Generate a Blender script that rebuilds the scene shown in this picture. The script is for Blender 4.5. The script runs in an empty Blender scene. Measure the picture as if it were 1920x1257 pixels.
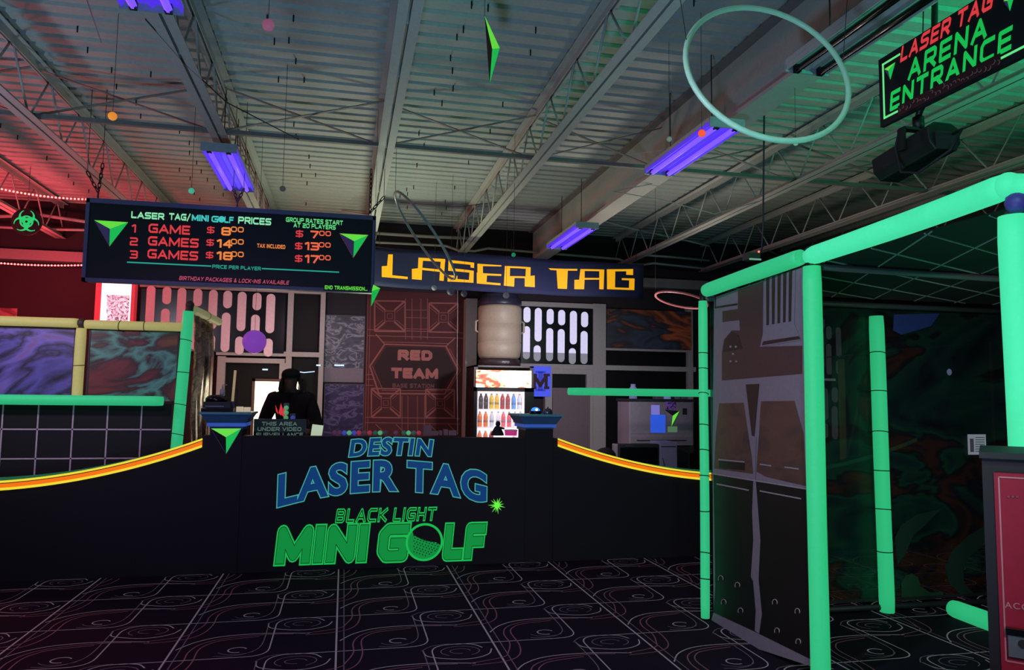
import bpy, bmesh, math, random
from mathutils import Vector, Matrix
random.seed(7)
S = bpy.context.scene
COL = S.collection
# ---------------------------------------------------------------- camera
W_, H_, F_ = 1920.0, 1257.0, 1400.0
EYE = Vector((0, 0, 1.5))
def cam_basis():
    d = Vector(((645-W_/2)/F_, -(741-H_/2)/F_, -1)).normalized()      # the room's depth axis seen in the camera
    u = Vector((math.sin(.031), math.cos(.031), 0)); u = (u - d*u.dot(d)).normalized()
    x = d.cross(u)
    return Matrix((x, d, u))
CM = cam_basis()
cd = bpy.data.cameras.new('camera'); cam = bpy.data.objects.new('camera', cd); COL.objects.link(cam)
cd.sensor_width = 36; cd.lens = F_*36/W_; cd.clip_start = .05; cd.clip_end = 100
cam.matrix_world = Matrix.Translation(EYE) @ CM.to_4x4()
S.camera = cam
def ray(x, y): return CM @ Vector(((x-W_/2)/F_, -(y-H_/2)/F_, -1))
def PY(x, y, Y): v = ray(x, y); return v*(Y/v.y)+EYE
def PZ(x, y, Z): v = ray(x, y); return v*((Z-EYE.z)/v.z)+EYE
def PX(x, y, X): v = ray(x, y); return v*(X/v.x)+EYE
# ---------------------------------------------------------------- world, exposure, glows of visible sources and added fill lamps
S.view_settings.view_transform = 'Standard'; S.view_settings.look = 'None'
S.view_settings.exposure = 0.0; S.view_settings.gamma = 1.0
try: S.cycles.use_denoising = True
except Exception: pass
S.cycles.max_bounces = 5; S.cycles.diffuse_bounces = 3; S.cycles.transparent_max_bounces = 8
w = bpy.data.worlds.new('world'); S.world = w; w.use_nodes = True
bg = w.node_tree.nodes['Background']; bg.inputs[0].default_value = (.20, .25, .42, 1); bg.inputs[1].default_value = .30
def lamp(name, loc, col, power, radius=.05, kind='POINT', aim=None, angle=120):
    l = bpy.data.lights.new(name, kind); l.color = col; l.energy = power
    l.shadow_soft_size = radius
    if kind == 'SPOT': l.spot_size = math.radians(angle); l.spot_blend = .9
    o = bpy.data.objects.new(name, l); COL.objects.link(o); o.location = loc
    if aim is not None: o.rotation_euler = (Vector(aim)-Vector(loc)).to_track_quat('-Z', 'Y').to_euler()
    return o
lamp('blue_roof_fill', (-.2, 1.0, .4), (.36, .66, 1.0), 235, .2, 'SPOT', (-.2, 3.6, 4), 150)  # added uplight tinting the near roof deck blue
lamp('green_spot', (3.5, 1.9, 2.75), (.03, 1.0, .42), 150, .1, 'SPOT', (3.25, 2.6, 3.9), 140)
lamp('green_spot', (5.0, 3.4, 2.6), (.05, 1.0, .45), 45, .1, 'SPOT', (4.6, 3.8, 3.9), 140)
lamp('warm_roof_fill', (.3, 8.1, 1.9), (.88, 1.0, .74), 108, .2, 'SPOT', (.3, 7.7, 4), 155)  # added uplight brightening the rear roof deck
lamp('rose_roof_fill', (3.2, 7.4, 2.0), (1.0, .9, .78), 62, .2, 'SPOT', (3.4, 6.6, 4), 155)  # added uplight filling the right rear roof deck
lamp('red_strip_glow', (-4.2, 8.3, 2.75), (1.0, .08, .11), 130, .1)
lamp('red_strip_glow', (-3.3, 9.3, 2.9), (1.0, .06, .09), 34, .1)
lamp('front_fill', (.2, -.8, 2.8), (1.0, .88, .95), 150, .1, 'SPOT', (1.95, 1.8, .9), 40)  # added lamp brightening the red machine's front
lamp('left_bay_glow', (-3.0, 4.6, 1.9), (.55, .78, 1.0), 50, .1, 'SPOT', (-2.6, 4.8, 4), 150)
lamp('lilac_fill', (-.9, 1.6, 2.9), (.90, .74, 1.0), 330, .1, 'SPOT', (2.4, 4.6, .9), 75)  # added lamp brightening the printed panel
lamp('mint_fill', (.9, .6, 2.9), (.45, 1.0, .85), 110, .1, 'SPOT', (2.4, 2.7, 1.6), 60)  # added lamp lifting the foam posts and rails
lamp('violet_floor_wash', (-1.6, 3.6, 3.1), (.75, .35, .9), 130, .1, 'SPOT', (-1.2, 5.0, 0), 120)
lamp('green_foam_glow', (3.4, 3.0, 1.3), (.05, 1.0, .4), 14, .1)
lamp('booth_fill', (3.3, 2.7, 2.0), (.95, .85, 1.0), 30, .1, 'SPOT', (4.3, 4.9, .9), 95)  # added lamp lighting the vinyl screen from inside the gate
lamp('window_glow', (-1.0, 9.2, 1.5), (1.0, .82, .55), 16, .15)
lamp('mid_wall_fill', (1.0, 8.7, 2.6), (1.0, .9, .88), 16, .1, 'SPOT', (1.1, 10.2, 1.5), 130)  # added lamp brightening the white trim beside the cooler
lamp('back_wall_fill', (2.3, 7.3, 2.2), (.95, .88, 1.0), 170, .1, 'SPOT', (1.9, 10, 1.5), 130)  # added lamp brightening the rear wall frames and cabinet
lamp('left_mural_fill', (-2.9, 5.8, 2.6), (.9, .8, 1.0), 70, .1, 'SPOT', (-2.7, 7.3, 1.9), 110)  # added lamp brightening the left murals
lamp('left_wall_fill', (-.5, 8.75, 2.45), (1.0, .72, .78), 34, .1, 'SPOT', (-.7, 10.2, 1.7), 140)  # added lamp brightening the left part of the rear wall
# ---------------------------------------------------------------- materials
def lin(c):
    c = c/255.0
    return c/12.92 if c <= .04045 else ((c+.055)/1.055)**2.4
def rgb(r, g, b): return (lin(r), lin(g), lin(b), 1)
MATS = {}
def mat(name, col, rough=.6, emit=None, es=0, metal=0, bump=0, bscale=40, spec=.4):
    if name in MATS: return MATS[name]
    m = bpy.data.materials.new(name); m.use_nodes = True; nt = m.node_tree
    b = nt.nodes['Principled BSDF']
    b.inputs['Base Color'].default_value = col; b.inputs['Roughness'].default_value = rough
    b.inputs['Metallic'].default_value = metal; b.inputs['Specular IOR Level'].default_value = spec
    if emit: b.inputs['Emission Color'].default_value = emit; b.inputs['Emission Strength'].default_value = es
    # slight procedural wear so nothing is perfectly flat
    tc = nt.nodes.new('ShaderNodeTexCoord'); n = nt.nodes.new('ShaderNodeTexNoise'); n.inputs['Scale'].default_value = bscale
    nt.links.new(tc.outputs['Object'], n.inputs['Vector'])
    mx = nt.nodes.new('ShaderNodeMix'); mx.data_type = 'RGBA'; mx.blend_type = 'MULTIPLY'; mx.inputs[0].default_value = .25
    mx.inputs[6].default_value = col; nt.links.new(n.outputs['Fac'], mx.inputs[7]); nt.links.new(mx.outputs[2], b.inputs['Base Color'])
    if bump:
        bp = nt.nodes.new('ShaderNodeBump'); bp.inputs['Strength'].default_value = bump
        nt.links.new(n.outputs['Fac'], bp.inputs['Height']); nt.links.new(bp.outputs['Normal'], b.inputs['Normal'])
    MATS[name] = m
    return m
def fluor(name, r, g, b, es=.8, base=.6, rough=.6):
    c = rgb(r, g, b)
    return mat(name, (c[0]*base, c[1]*base, c[2]*base, 1), rough, c, es)
def nebula(name, cols, scale=1.2, dist=1.5, rough=.45, alpha=None, seed=0, rot=0.5):
    """printed space-cloud mural: warped noise through a colour ramp"""
    if name in MATS: return MATS[name]
    m = bpy.data.materials.new(name); m.use_nodes = True; nt = m.node_tree; N = nt.nodes; L = nt.links
    b = N['Principled BSDF']; b.inputs['Roughness'].default_value = rough
    tc = N.new('ShaderNodeTexCoord'); mp = N.new('ShaderNodeMapping'); mp.inputs['Location'].default_value = (seed, seed*1.7, seed*.6)
    mp.inputs['Rotation'].default_value = (0, rot, 0); mp.inputs['Scale'].default_value = (1, 1, 1.9)
    L.new(tc.outputs['Object'], mp.inputs['Vector'])
    n = N.new('ShaderNodeTexNoise'); n.inputs['Scale'].default_value = scale; n.inputs['Detail'].default_value = 5; n.inputs['Distortion'].default_value = dist
    L.new(mp.outputs['Vector'], n.inputs['Vector'])
    r = N.new('ShaderNodeValToRGB'); L.new(n.outputs['Fac'], r.inputs['Fac'])
    e = r.color_ramp.elements
    e[0].position = cols[0][0]; e[0].color = rgb(*cols[0][1]); e[1].position = cols[-1][0]; e[1].color = rgb(*cols[-1][1])
    for p, c in cols[1:-1]: k = e.new(p); k.color = rgb(*c)
    L.new(r.outputs['Color'], b.inputs['Base Color'])
    if alpha is not None:
        out = N['Material Output']; t = N.new('ShaderNodeBsdfTransparent'); t.inputs[0].default_value = (.75, .85, .82, 1)
        ms = N.new('ShaderNodeMixShader'); ms.inputs[0].default_value = alpha
        L.new(t.outputs[0], ms.inputs[1]); L.new(b.outputs[0], ms.inputs[2]); L.new(ms.outputs[0], out.inputs['Surface'])
    MATS[name] = m
    return m
def glassy(name, col, alpha):
    m = bpy.data.materials.new(name); m.use_nodes = True; nt = m.node_tree; N = nt.nodes; L = nt.links
    b = N['Principled BSDF']; b.inputs['Base Color'].default_value = col; b.inputs['Roughness'].default_value = .12
    t = N.new('ShaderNodeBsdfTransparent'); ms = N.new('ShaderNodeMixShader'); ms.inputs[0].default_value = alpha
    L.new(t.outputs[0], ms.inputs[1]); L.new(b.outputs[0], ms.inputs[2]); L.new(ms.outputs[0], N['Material Output'].inputs['Surface'])
    MATS[name] = m
    return m
FOAM = fluor('green_foam', 52, 205, 135, .62, .5)
FOAMB = fluor('green_foam_lit', 70, 226, 165, .8, .5)  # same foam, brightness under a nearby lamp put into its colour
FOAMY = fluor('yellow_foam', 188, 178, 108, .5, .8)
LIME = fluor('lime_print', 110, 235, 70, .75, .6)
GREEN = fluor('green_print', 25, 200, 85, .7, .6)
GREEND = fluor('green_fill', 10, 150, 62, .75, .5)
MINT = fluor('mint_print', 150, 240, 180, .8, .5)
TEAL = fluor('teal_print', 40, 175, 150, .7, .5)
BLUEP = fluor('blue_fill', 6, 62, 122, .7, .3)
TEALO = fluor('teal_outline', 75, 175, 160, .75, .5)
RED = fluor('red_print', 228, 62, 66, .8, .5)
ORANGE = fluor('orange_print', 252, 140, 62, .8, .5)
ORNG = fluor('orange_trim', 250, 118, 12, .85, .5)
YEL = fluor('yellow_trim', 245, 225, 55, .85, .5)
AMBER = fluor('amber_letters', 250, 176, 14, .8, .5)
PINKP = fluor('dim_pink_print', 196, 78, 104, .8, .4)
VIOL = mat('violet_print', rgb(60, 50, 95), .6, rgb(60, 50, 95), .35)
INK = mat('black_paint', rgb(13, 11, 17), .75)
INKG = mat('black_gloss', rgb(10, 10, 14), .25)
NAVY = mat('navy_board', rgb(12, 12, 24), .6)
CHAR = mat('charcoal', rgb(34, 33, 38), .6)
SLATE = mat('slate_frame', rgb(62, 62, 84), .5)
STEEL = mat('painted_steel', rgb(176, 174, 170), .55)
STEELD = mat('dark_painted_steel', rgb(120, 112, 110), .6)
WHITEM = mat('white_painted_frame', rgb(150, 145, 142), .6)
CHROME = mat('brushed_metal', rgb(170, 170, 175), .3, metal=.8)
CHAINM = mat('dark_chain', rgb(60, 50, 48), .5, metal=.5)
# ---------------------------------------------------------------- mesh building
class MB:
    def __init__(s): s.v = []; s.f = []; s.m = []; s.mi = 0; s.sm = []; s.smooth = False
    def add(s, vs, fs):
        o = len(s.v); s.v += [Vector(v) for v in vs]
        for f in fs: s.f.append([o+i for i in f]); s.m.append(s.mi); s.sm.append(s.smooth)
        return s
    def box(s, a, b, R=None, c=None):
        x0, y0, z0 = [min(p, q) for p, q in zip(a, b)]; x1, y1, z1 = [max(p, q) for p, q in zip(a, b)]
        vs = [Vector(p) for p in ((x0,y0,z0),(x1,y0,z0),(x1,y1,z0),(x0,y1,z0),(x0,y0,z1),(x1,y0,z1),(x1,y1,z1),(x0,y1,z1))]
        if R is not None: c = Vector(c); vs = [R @ (v-c)+c for v in vs]
        return s.add(vs, [(0,3,2,1),(4,5,6,7),(0,1,5,4),(1,2,6,5),(2,3,7,6),(3,0,4,7)])
    def bar(s, p, q, wd, ht, up=(0,0,1)):
        p = Vector(p); q = Vector(q); d = (q-p).normalized(); up = Vector(up)
        if abs(d.dot(up)) > .98: up = Vector((0,1,0))
        x = d.cross(up).normalized()*wd/2; z = x.cross(d).normalized()*ht/2
        vs = [p-x-z, p+x-z, p+x+z, p-x+z, q-x-z, q+x-z, q+x+z, q-x+z]
        return s.add(vs, [(0,1,2,3),(7,6,5,4),(0,4,5,1),(1,5,6,2),(2,6,7,3),(3,7,4,0)])
    def tube(s, pts, r, n=10, cap=True, closed=False):
        pts = [Vector(p) for p in pts]; k = len(pts); rs = r if isinstance(r, (list, tuple)) else [r]*k
        o = len(s.v); ref = None; sm = s.smooth
        for i, p in enumerate(pts):
            a = pts[i-1] if (i or closed) else p; b = pts[(i+1) % k] if (i < k-1 or closed) else p
            d = (b-a).normalized()
            if ref is None: ref = Vector((0,0,1)) if abs(d.z) < .9 else Vector((1,0,0))
            x = d.cross(ref).normalized(); ref = x.cross(d).normalized()
            for j in range(n):
                t = 2*math.pi*j/n; s.v.append(p+(x*math.cos(t)+ref*math.sin(t))*rs[i])
        for i in range(k if closed else k-1):
            for j in range(n):
                a = o+i*n; b = o+((i+1) % k)*n
                s.f.append([a+j, b+j, b+(j+1) % n, a+(j+1) % n]); s.m.append(s.mi); s.sm.append(True)
        if cap and not closed:
            s.f.append([o+j for j in range(n)]); s.m.append(s.mi); s.sm.append(False)
            s.f.append([o+(k-1)*n+j for j in reversed(range(n))]); s.m.append(s.mi); s.sm.append(False)
        return s
    def lathe(s, c, prof, n=20, ax=(0,0,1)):
        c = Vector(c); ax = Vector(ax).normalized(); x = ax.orthogonal().normalized(); y = ax.cross(x); o = len(s.v)
        for r, h in prof:
            for j in range(n):
                t = 2*math.pi*j/n; s.v.append(c+ax*h+(x*math.cos(t)+y*math.sin(t))*r)
        for i in range(len(prof)-1):
            for j in range(n):
                s.f.append([o+i*n+j, o+i*n+(j+1) % n, o+(i+1)*n+(j+1) % n, o+(i+1)*n+j]); s.m.append(s.mi); s.sm.append(True)
        s.f.append([o+j for j in reversed(range(n))]); s.m.append(s.mi); s.sm.append(False)
        s.f.append([o+(len(prof)-1)*n+j for j in range(n)]); s.m.append(s.mi); s.sm.append(False)
        return s
    def ball(s, c, r, n=14, sc=(1,1,1)):
        c = Vector(c); o = len(s.v); k = n//2
        s.v.append(c+Vector((0,0,-r*sc[2])))
        for i in range(1, k):
            a = math.pi*i/k-math.pi/2
            for j in range(n):
                t = 2*math.pi*j/n; s.v.append(c+Vector((r*math.cos(a)*math.cos(t)*sc[0], r*math.cos(a)*math.sin(t)*sc[1], r*math.sin(a)*sc[2])))
        s.v.append(c+Vector((0,0,r*sc[2]))); top = len(s.v)-1
        def F(f): s.f.append(f); s.m.append(s.mi); s.sm.append(True)
        for j in range(n): F([o, o+1+(j+1) % n, o+1+j])
        for i in range(k-2):
            for j in range(n): a = o+1+i*n; F([a+j, a+(j+1) % n, a+n+(j+1) % n, a+n+j])
        a = o+1+(k-2)*n
        for j in range(n): F([a+j, a+(j+1) % n, top])
        return s
    def prism(s, poly, ext):
        """poly: planar list of points, ext: extrusion vector"""
        n = len(poly); e = Vector(ext); vs = [Vector(p) for p in poly]; vs += [v+e for v in vs]
        return s.add(vs, [list(range(n)), list(reversed(range(n, 2*n)))]+[(i, (i+1) % n, n+(i+1) % n, n+i) for i in range(n)][::1])
    def build(s, name, m, parent=None, loc=None):
        me = bpy.data.meshes.new(name)
        off = Vector(loc) if loc is not None else (parent_loc(parent) if parent else Vector((0,0,0)))
        me.from_pydata([v-off for v in s.v], [], s.f)
        for q in (m if isinstance(m, (list, tuple)) else [m]): me.materials.append(q)
        me.polygons.foreach_set('material_index', s.m); me.polygons.foreach_set('use_smooth', s.sm)
        bm = bmesh.new(); bm.from_mesh(me); bmesh.ops.recalc_face_normals(bm, faces=bm.faces); bm.to_mesh(me); bm.free()
        me.update()
        o = bpy.data.objects.new(name, me); COL.objects.link(o)
        if parent: o.parent = parent
        else: o.location = off
        return o
def parent_loc(p):
    l = Vector((0,0,0))
    while p: l = l+p.location; p = p.parent
    return l
def tag(o, label=None, cat=None, group=None, kind=None):
    if label: o['label'] = label
    if cat: o['category'] = cat
    if group: o['group'] = group
    if kind: o['kind'] = kind
    return o
def thing(name, label, cat, loc, group=None):
    o = bpy.data.objects.new(name, None); COL.objects.link(o); o.location = loc; o.empty_display_size = .1
    return tag(o, label, cat, group)
def solo(name, mb, m, label, cat, loc=None, group=None):
    if loc is None:
        lo = Vector([min(v[i] for v in mb.v) for i in range(3)]); hi = Vector([max(v[i] for v in mb.v) for i in range(3)])
        loc = (lo+hi)/2; loc.z = lo.z
    return tag(mb.build(name, m, None, loc), label, cat, group)
def struct(name, mb, m, parent=None):
    o = mb.build(name, m, parent)
    if not parent: o['kind'] = 'structure'
    return o
def dup(src, loc, label=None, group=None):
    r = src.copy(); COL.objects.link(r); r.location = loc
    if label: r['label'] = label
    if group: r['group'] = group
    for ch in list(src.children):
        c = ch.copy(); COL.objects.link(c); c.parent = r
        for g in list(ch.children): d = g.copy(); COL.objects.link(d); d.parent = c
    return r
# ---- lettering -------------------------------------------------
_tc = {}
def glyphs(s, off=0.0, shear=0.0, sp=1.0, wsp=1.0):
    key = (s, off, shear, sp, wsp)
    if key in _tc: return _tc[key]
    c = bpy.data.curves.new('t', 'FONT'); c.body = s; c.offset = off; c.shear = shear; c.space_character = sp; c.space_word = wsp; c.size = 1; c.fill_mode = 'FRONT'; c.resolution_u = 4
    o = bpy.data.objects.new('t', c); COL.objects.link(o)
    dg = bpy.context.evaluated_depsgraph_get(); me = bpy.data.meshes.new_from_object(o.evaluated_get(dg))
    vs = [(v.co.x, v.co.y) for v in me.vertices]; fs = [list(p.vertices) for p in me.polygons]
    bpy.data.objects.remove(o); bpy.data.meshes.remove(me)
    _tc[key] = (vs, fs)
    return vs, fs
def fit(s, off=0.0, shear=0.0, sp=1.0, wsp=1.0, box=None):
    vs, fs = glyphs(s, off, shear, sp, wsp)
    if box is None: bx = vs
    else: bx = glyphs(s, box, shear, sp, wsp)[0]
    x0 = min(v[0] for v in bx); x1 = max(v[0] for v in bx); y0 = min(v[1] for v in bx); y1 = max(v[1] for v in bx)
    return [((v[0]-x0)/(x1-x0), (v[1]-y0)/(y1-y0)) for v in vs], fs
def text(mb, s, fn, off=.02, shear=0, sp=1.0, wsp=1.0, box=None):
    """fn maps unit (u,v) inside the text's box to a 3-D point"""
    vs, fs = fit(s, off, shear, sp, wsp, box)
    mb.add([fn(u, v) for u, v in vs], fs); return mb
# ---- a wide rounded stroke alphabet for the printed signs
SF = {'A':(1.1,[[(0,0),(.5,1),(1,0)],[(.2,.3),(.8,.3)]]),'B':(1,[[(0,.5),(0,1),(.85,1),(1,.88),(1,.62),(.86,.5),(0,.5),(0,0),(.86,0),(1,.12),(1,.38),(.86,.5)]]),
'C':(1,[[(1,1),(.2,1),(0,.8),(0,.2),(.2,0),(1,0)]]),'D':(1,[[(0,0),(0,1),(.72,1),(1,.74),(1,.26),(.72,0),(0,0)]]),'E':(.9,[[(1,1),(0,1),(0,0),(1,0)],[(0,.5),(.9,.5)]]),
'F':(.9,[[(1,1),(0,1),(0,0)],[(0,.5),(.9,.5)]]),'G':(1.05,[[(1,1),(.22,1),(0,.8),(0,.2),(.2,0),(1,0),(1,.48),(.55,.48)]]),'H':(1,[[(0,0),(0,1)],[(1,0),(1,1)],[(0,.5),(1,.5)]]),
'I':(0,[[(0,0),(0,1)]]),'K':(1,[[(0,0),(0,1)],[(1,1),(.2,.5),(1,0)],[(0,.5),(.2,.5)]]),'L':(.85,[[(0,1),(0,0),(1,0)]]),'M':(1.3,[[(0,0),(0,1),(.5,.12),(1,1),(1,0)]]),
'N':(1,[[(0,0),(0,1),(1,0),(1,1)]]),'O':(1.05,[[(.2,1),(.8,1),(1,.8),(1,.2),(.8,0),(.2,0),(0,.2),(0,.8),(.2,1)]]),'P':(1,[[(0,0),(0,1),(.85,1),(1,.88),(1,.56),(.85,.44),(0,.44)]]),
'R':(1,[[(0,0),(0,1),(.85,1),(1,.88),(1,.56),(.85,.44),(0,.44)],[(.5,.44),(1,0)]]),'S':(1,[[(1,1),(.14,1),(0,.88),(0,.62),(.14,.5),(.86,.5),(1,.38),(1,.12),(.86,0),(0,0)]]),
'T':(1,[[(0,1),(1,1)],[(.5,1),(.5,0)]]),'U':(1,[[(0,1),(0,.2),(.2,0),(.8,0),(1,.2),(1,1)]]),'V':(1.1,[[(0,1),(.5,0),(1,1)]]),'X':(1,[[(0,0),(1,1)],[(0,1),(1,0)]]),'Y':(1,[[(0,1),(.5,.5),(1,1)],[(.5,.5),(.5,0)]]),
'1':(.4,[[(0,.86),(.6,1),(1,1),(1,0)]]),'2':(1,[[(0,1),(.86,1),(1,.88),(1,.62),(.86,.5),(.14,.5),(0,.38),(0,0),(1,0)]]),'3':(1,[[(0,1),(.86,1),(1,.88),(1,.6),(.86,.5),(.2,.5)],[(.86,.5),(1,.4),(1,.12),(.86,0),(0,0)]]),
'4':(1,[[(.74,0),(.74,1),(0,.3),(1,.3)]]),'7':(1,[[(0,1),(1,1),(.4,0)]]),'8':(1,[[(.14,.5),(0,.62),(0,.88),(.14,1),(.86,1),(1,.88),(1,.62),(.86,.5),(.14,.5),(0,.38),(0,.12),(.14,0),(.86,0),(1,.12),(1,.38),(.86,.5)]]),
'$':(1,[[(1,.9),(.14,.9),(0,.8),(0,.6),(.14,.5),(.86,.5),(1,.4),(1,.2),(.86,.1),(0,.1)],[(.5,0),(.5,1)]]),'&':(1,[[(1,0),(.2,.75),(.2,.9),(.35,1),(.55,1),(.6,.85),(.1,.4),(0,.15),(.2,0),(.6,0),(1,.4)]]),
'/':(.6,[[(0,-.1),(1,1.1)]]),'-':(.5,[[(0,.5),(1,.5)]]),'.':(0,[[(0,0),(0,.04)]])}
SF['0'] = SF['O']
def strokes(s, t=.2, shear=0.0, gap=.16, wide=1.0, wsp=.6, grow=0.0):
    """unit-height letters of stroke weight t; grow thickens them for an outline layer. Returns verts, faces and the ungrown width"""
    vs, fs = [], []; x = 0.0; tt = t+2*grow
    def pt(p): return (p[0]+shear*p[1], p[1])
    for ch in s:
        if ch == ' ': x += wsp; continue
        w_, L = SF[ch]; w_ = w_*wide*(1-t); h = 1-t
        for pl in L:
            P = [Vector((x+t/2+p[0]*w_, t/2+p[1]*h)) for p in pl]; closed = (P[0]-P[-1]).length < 1e-6
            for i in range(len(P)-1):
                a, b = P[i].copy(), P[i+1].copy(); d = (b-a).normalized(); n = Vector((-d.y, d.x))*tt/2
                e0 = grow if (i == 0 and not closed) else 0; e1 = grow if (i == len(P)-2 and not closed) else 0
                # square ends: strokes that stop on the letter's edge reach out to the box
                if i == 0 and not closed: e0 += t/2 if abs(d.x)+abs(d.y) < 1.01 or True else 0
                if i == len(P)-2 and not closed: e1 += t/2
                a -= d*e0; b += d*e1; o = len(vs); vs += [pt(a-n), pt(b-n), pt(b+n), pt(a+n)]; fs.append([o, o+1, o+2, o+3])
            for i in range(0 if closed else 1, len(P)-1):
                o = len(vs); c = P[i]; vs += [pt((c.x+tt/2*math.cos(q*math.pi/6), c.y+tt/2*math.sin(q*math.pi/6))) for q in range(12)]; fs.append(list(range(o, o+12)))
        x += w_+t+gap
    return vs, fs, x-gap
def stext(mb, s, fn, t=.2, shear=0.0, gap=.16, wide=1.0, wsp=.6, grow=0.0, cut=None):
    vs, fs, w_ = strokes(s, t, shear, gap, wide, wsp, grow); w_ += abs(shear)
    n = (fn(1,0)-fn(0,0)).cross(fn(0,1)-fn(0,0)).normalized(); P = [fn(v[0]/w_, v[1]) for v in vs]
    for i, f in enumerate(fs):
        for k in f: P[k] = P[k]+n*(1e-5*(i % 30))      # crossing strokes never share one plane
    mb.add(P, fs); return mb
def onY(cx, cy, wp, hp, Y):
    """a text box centred on that spot of the vertical plane y=Y; wp, hp its photo size"""
    a = PY(cx-wp/2, cy, Y); b = PY(cx+wp/2, cy, Y); z = PY(cx, cy, Y).z; k = (b.x-a.x)/wp; h = hp*k
    return lambda u, v: Vector((a.x+(b.x-a.x)*u, Y, z-h/2+h*v))
def rectY(x0, y0, x1, y1, Y):
    """world x0,x1,z0,z1 of an upright rectangle on the plane y=Y around a photo rectangle"""
    ym = (y0+y1)/2; xm = (x0+x1)/2
    return PY(x0, ym, Y).x, PY(x1, ym, Y).x, PY(xm, y1, Y).z, PY(xm, y0, Y).z
def boxY(mb, x0, y0, x1, y1, Y, th):
    a, b, c, d = rectY(x0, y0, x1, y1, Y); mb.box((a, Y, c), (b, Y+th, d)); return mb
exec_parts = []
# ================================================================ SETTING
CARPET = mat('carpet_pile', rgb(24, 17, 30), .95, bump=.3, bscale=300, spec=.1)
CLINE = fluor('carpet_pale_line', 128, 122, 130, .26, .9)
CLINE2 = fluor('carpet_dim_line', 90, 76, 94, .2, .9)
CLINE3 = fluor('carpet_rust_line', 100, 62, 76, .2, .9)
def ribbon(mb, pts, wd):
    n = len(pts); o = len(mb.v); L = []
    for i in range(n):
        a = Vector(pts[max(i-1, 0)]); b = Vector(pts[min(i+1, n-1)]); d = b-a
        nx = Vector((-d.y, d.x)).normalized()*wd/2; p = Vector(pts[i]); L += [(p.x+nx.x, p.y+nx.y, .0015), (p.x-nx.x, p.y-nx.y, .0015)]
    mb.add(L, [(2*i, 2*i+1, 2*i+3, 2*i+2) for i in range(n-1)])
def corner(pts, r, n=6):
    out = [Vector(pts[0])]
    for i in range(1, len(pts)-1):
        p = Vector(pts[i]); a = (Vector(pts[i-1])-p).normalized(); b = (Vector(pts[i+1])-p).normalized()
        for k in range(n+1):
            t = k/n; out.append((p+a*r)*(1-t)**2+p*2*t*(1-t)+(p+b*r)*t*t)
    out.append(Vector(pts[-1])); return out
def arc(cx, cy, rx, ry, a0, a1, n=18):
    return [Vector((cx+rx*math.cos(math.radians(a0+(a1-a0)*i/n)), cy+ry*math.sin(math.radians(a0+(a1-a0)*i/n)))) for i in range(n+1)]
fl = MB(); fl.add([(-7,-3,0),(11.2,-3,0),(11.2,10.4,0),(-7,10.4,0)], [(0,1,2,3)])
PXX, PYY = .935, .715
def smooth(P, n=5):
    P = [Vector(p) for p in P]; out = []
    for i in range(len(P)-1):
        a = P[max(i-1, 0)]; b = P[i]; c = P[i+1]; d = P[min(i+2, len(P)-1)]
        for k in range(n):
            t = k/n; out.append(.5*((2*b)+(c-a)*t+(2*a-5*b+4*c-d)*t*t+(3*b-a-3*c+d)*t**3))
    return out+[P[-1]]
MOTIF = [(corner([(-.60,-.13),(.18,-.13),(.18,.585),(.36,.59)], .13)+smooth([(.36,.59),(.44,.565),(.485,.50)])[1:], 1, .008),
    (smooth([(.40,.245),(.14,.29),(-.11,.275),(-.26,.19),(-.35,.06)]), 1, .008),
    (smooth([(.30,.25),(.13,.265),(-.09,.235),(-.22,.15),(-.27,.01),(-.27,-.16),(-.31,-.31),(-.36,-.40),(-.56,-.465)]), 3, .008),
    (smooth([(.10,.235),(-.09,.20),(-.17,.15),(-.22,.04),(-.22,-.2),(-.26,-.38),(-.36,-.47),(-.56,-.50)]), 3, .008),
    (smooth([(.13,.50),(.13,.08),(.07,-.06),(-.03,-.10),(-.12,-.09)]), 2, .006),
    (arc(0,0,.052,.045,20,290), 1, .008), (arc(0,0,.11,.08,200,330), 2, .005),
    (smooth([(.13,.50),(.15,.40),(.28,.335),(.40,.325),(.50,.38),(.535,.47)]), 1, .008), (smooth([(.12,.50),(.19,.575),(.30,.60)]), 2, .006),
    (arc(.345,.46,.115,.085,-60,230), 2, .006), (arc(.345,.46,.06,.04,0,280), 2, .006)]
for i in range(-4, 9):
    fl.mi = 1; ribbon(fl, [(i*PXX, .6), (i*PXX, 6.74)], .011); fl.mi = 2; ribbon(fl, [(i*PXX+.045, .6), (i*PXX+.045, 6.74)], .006)
    for j in range(0, 9):
        ox = i*PXX+.37; oy = 5.47+(j-7)*PYY+.715
        for pts, m_, wd in MOTIF:
            fl.mi = m_; q = [(p[0]+ox, p[1]+oy) for p in pts if p[1]+oy < 6.74]
            if len(q) > 2: ribbon(fl, q, wd)
struct('floor', fl, [CARPET, CLINE, CLINE2, CLINE3])
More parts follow.
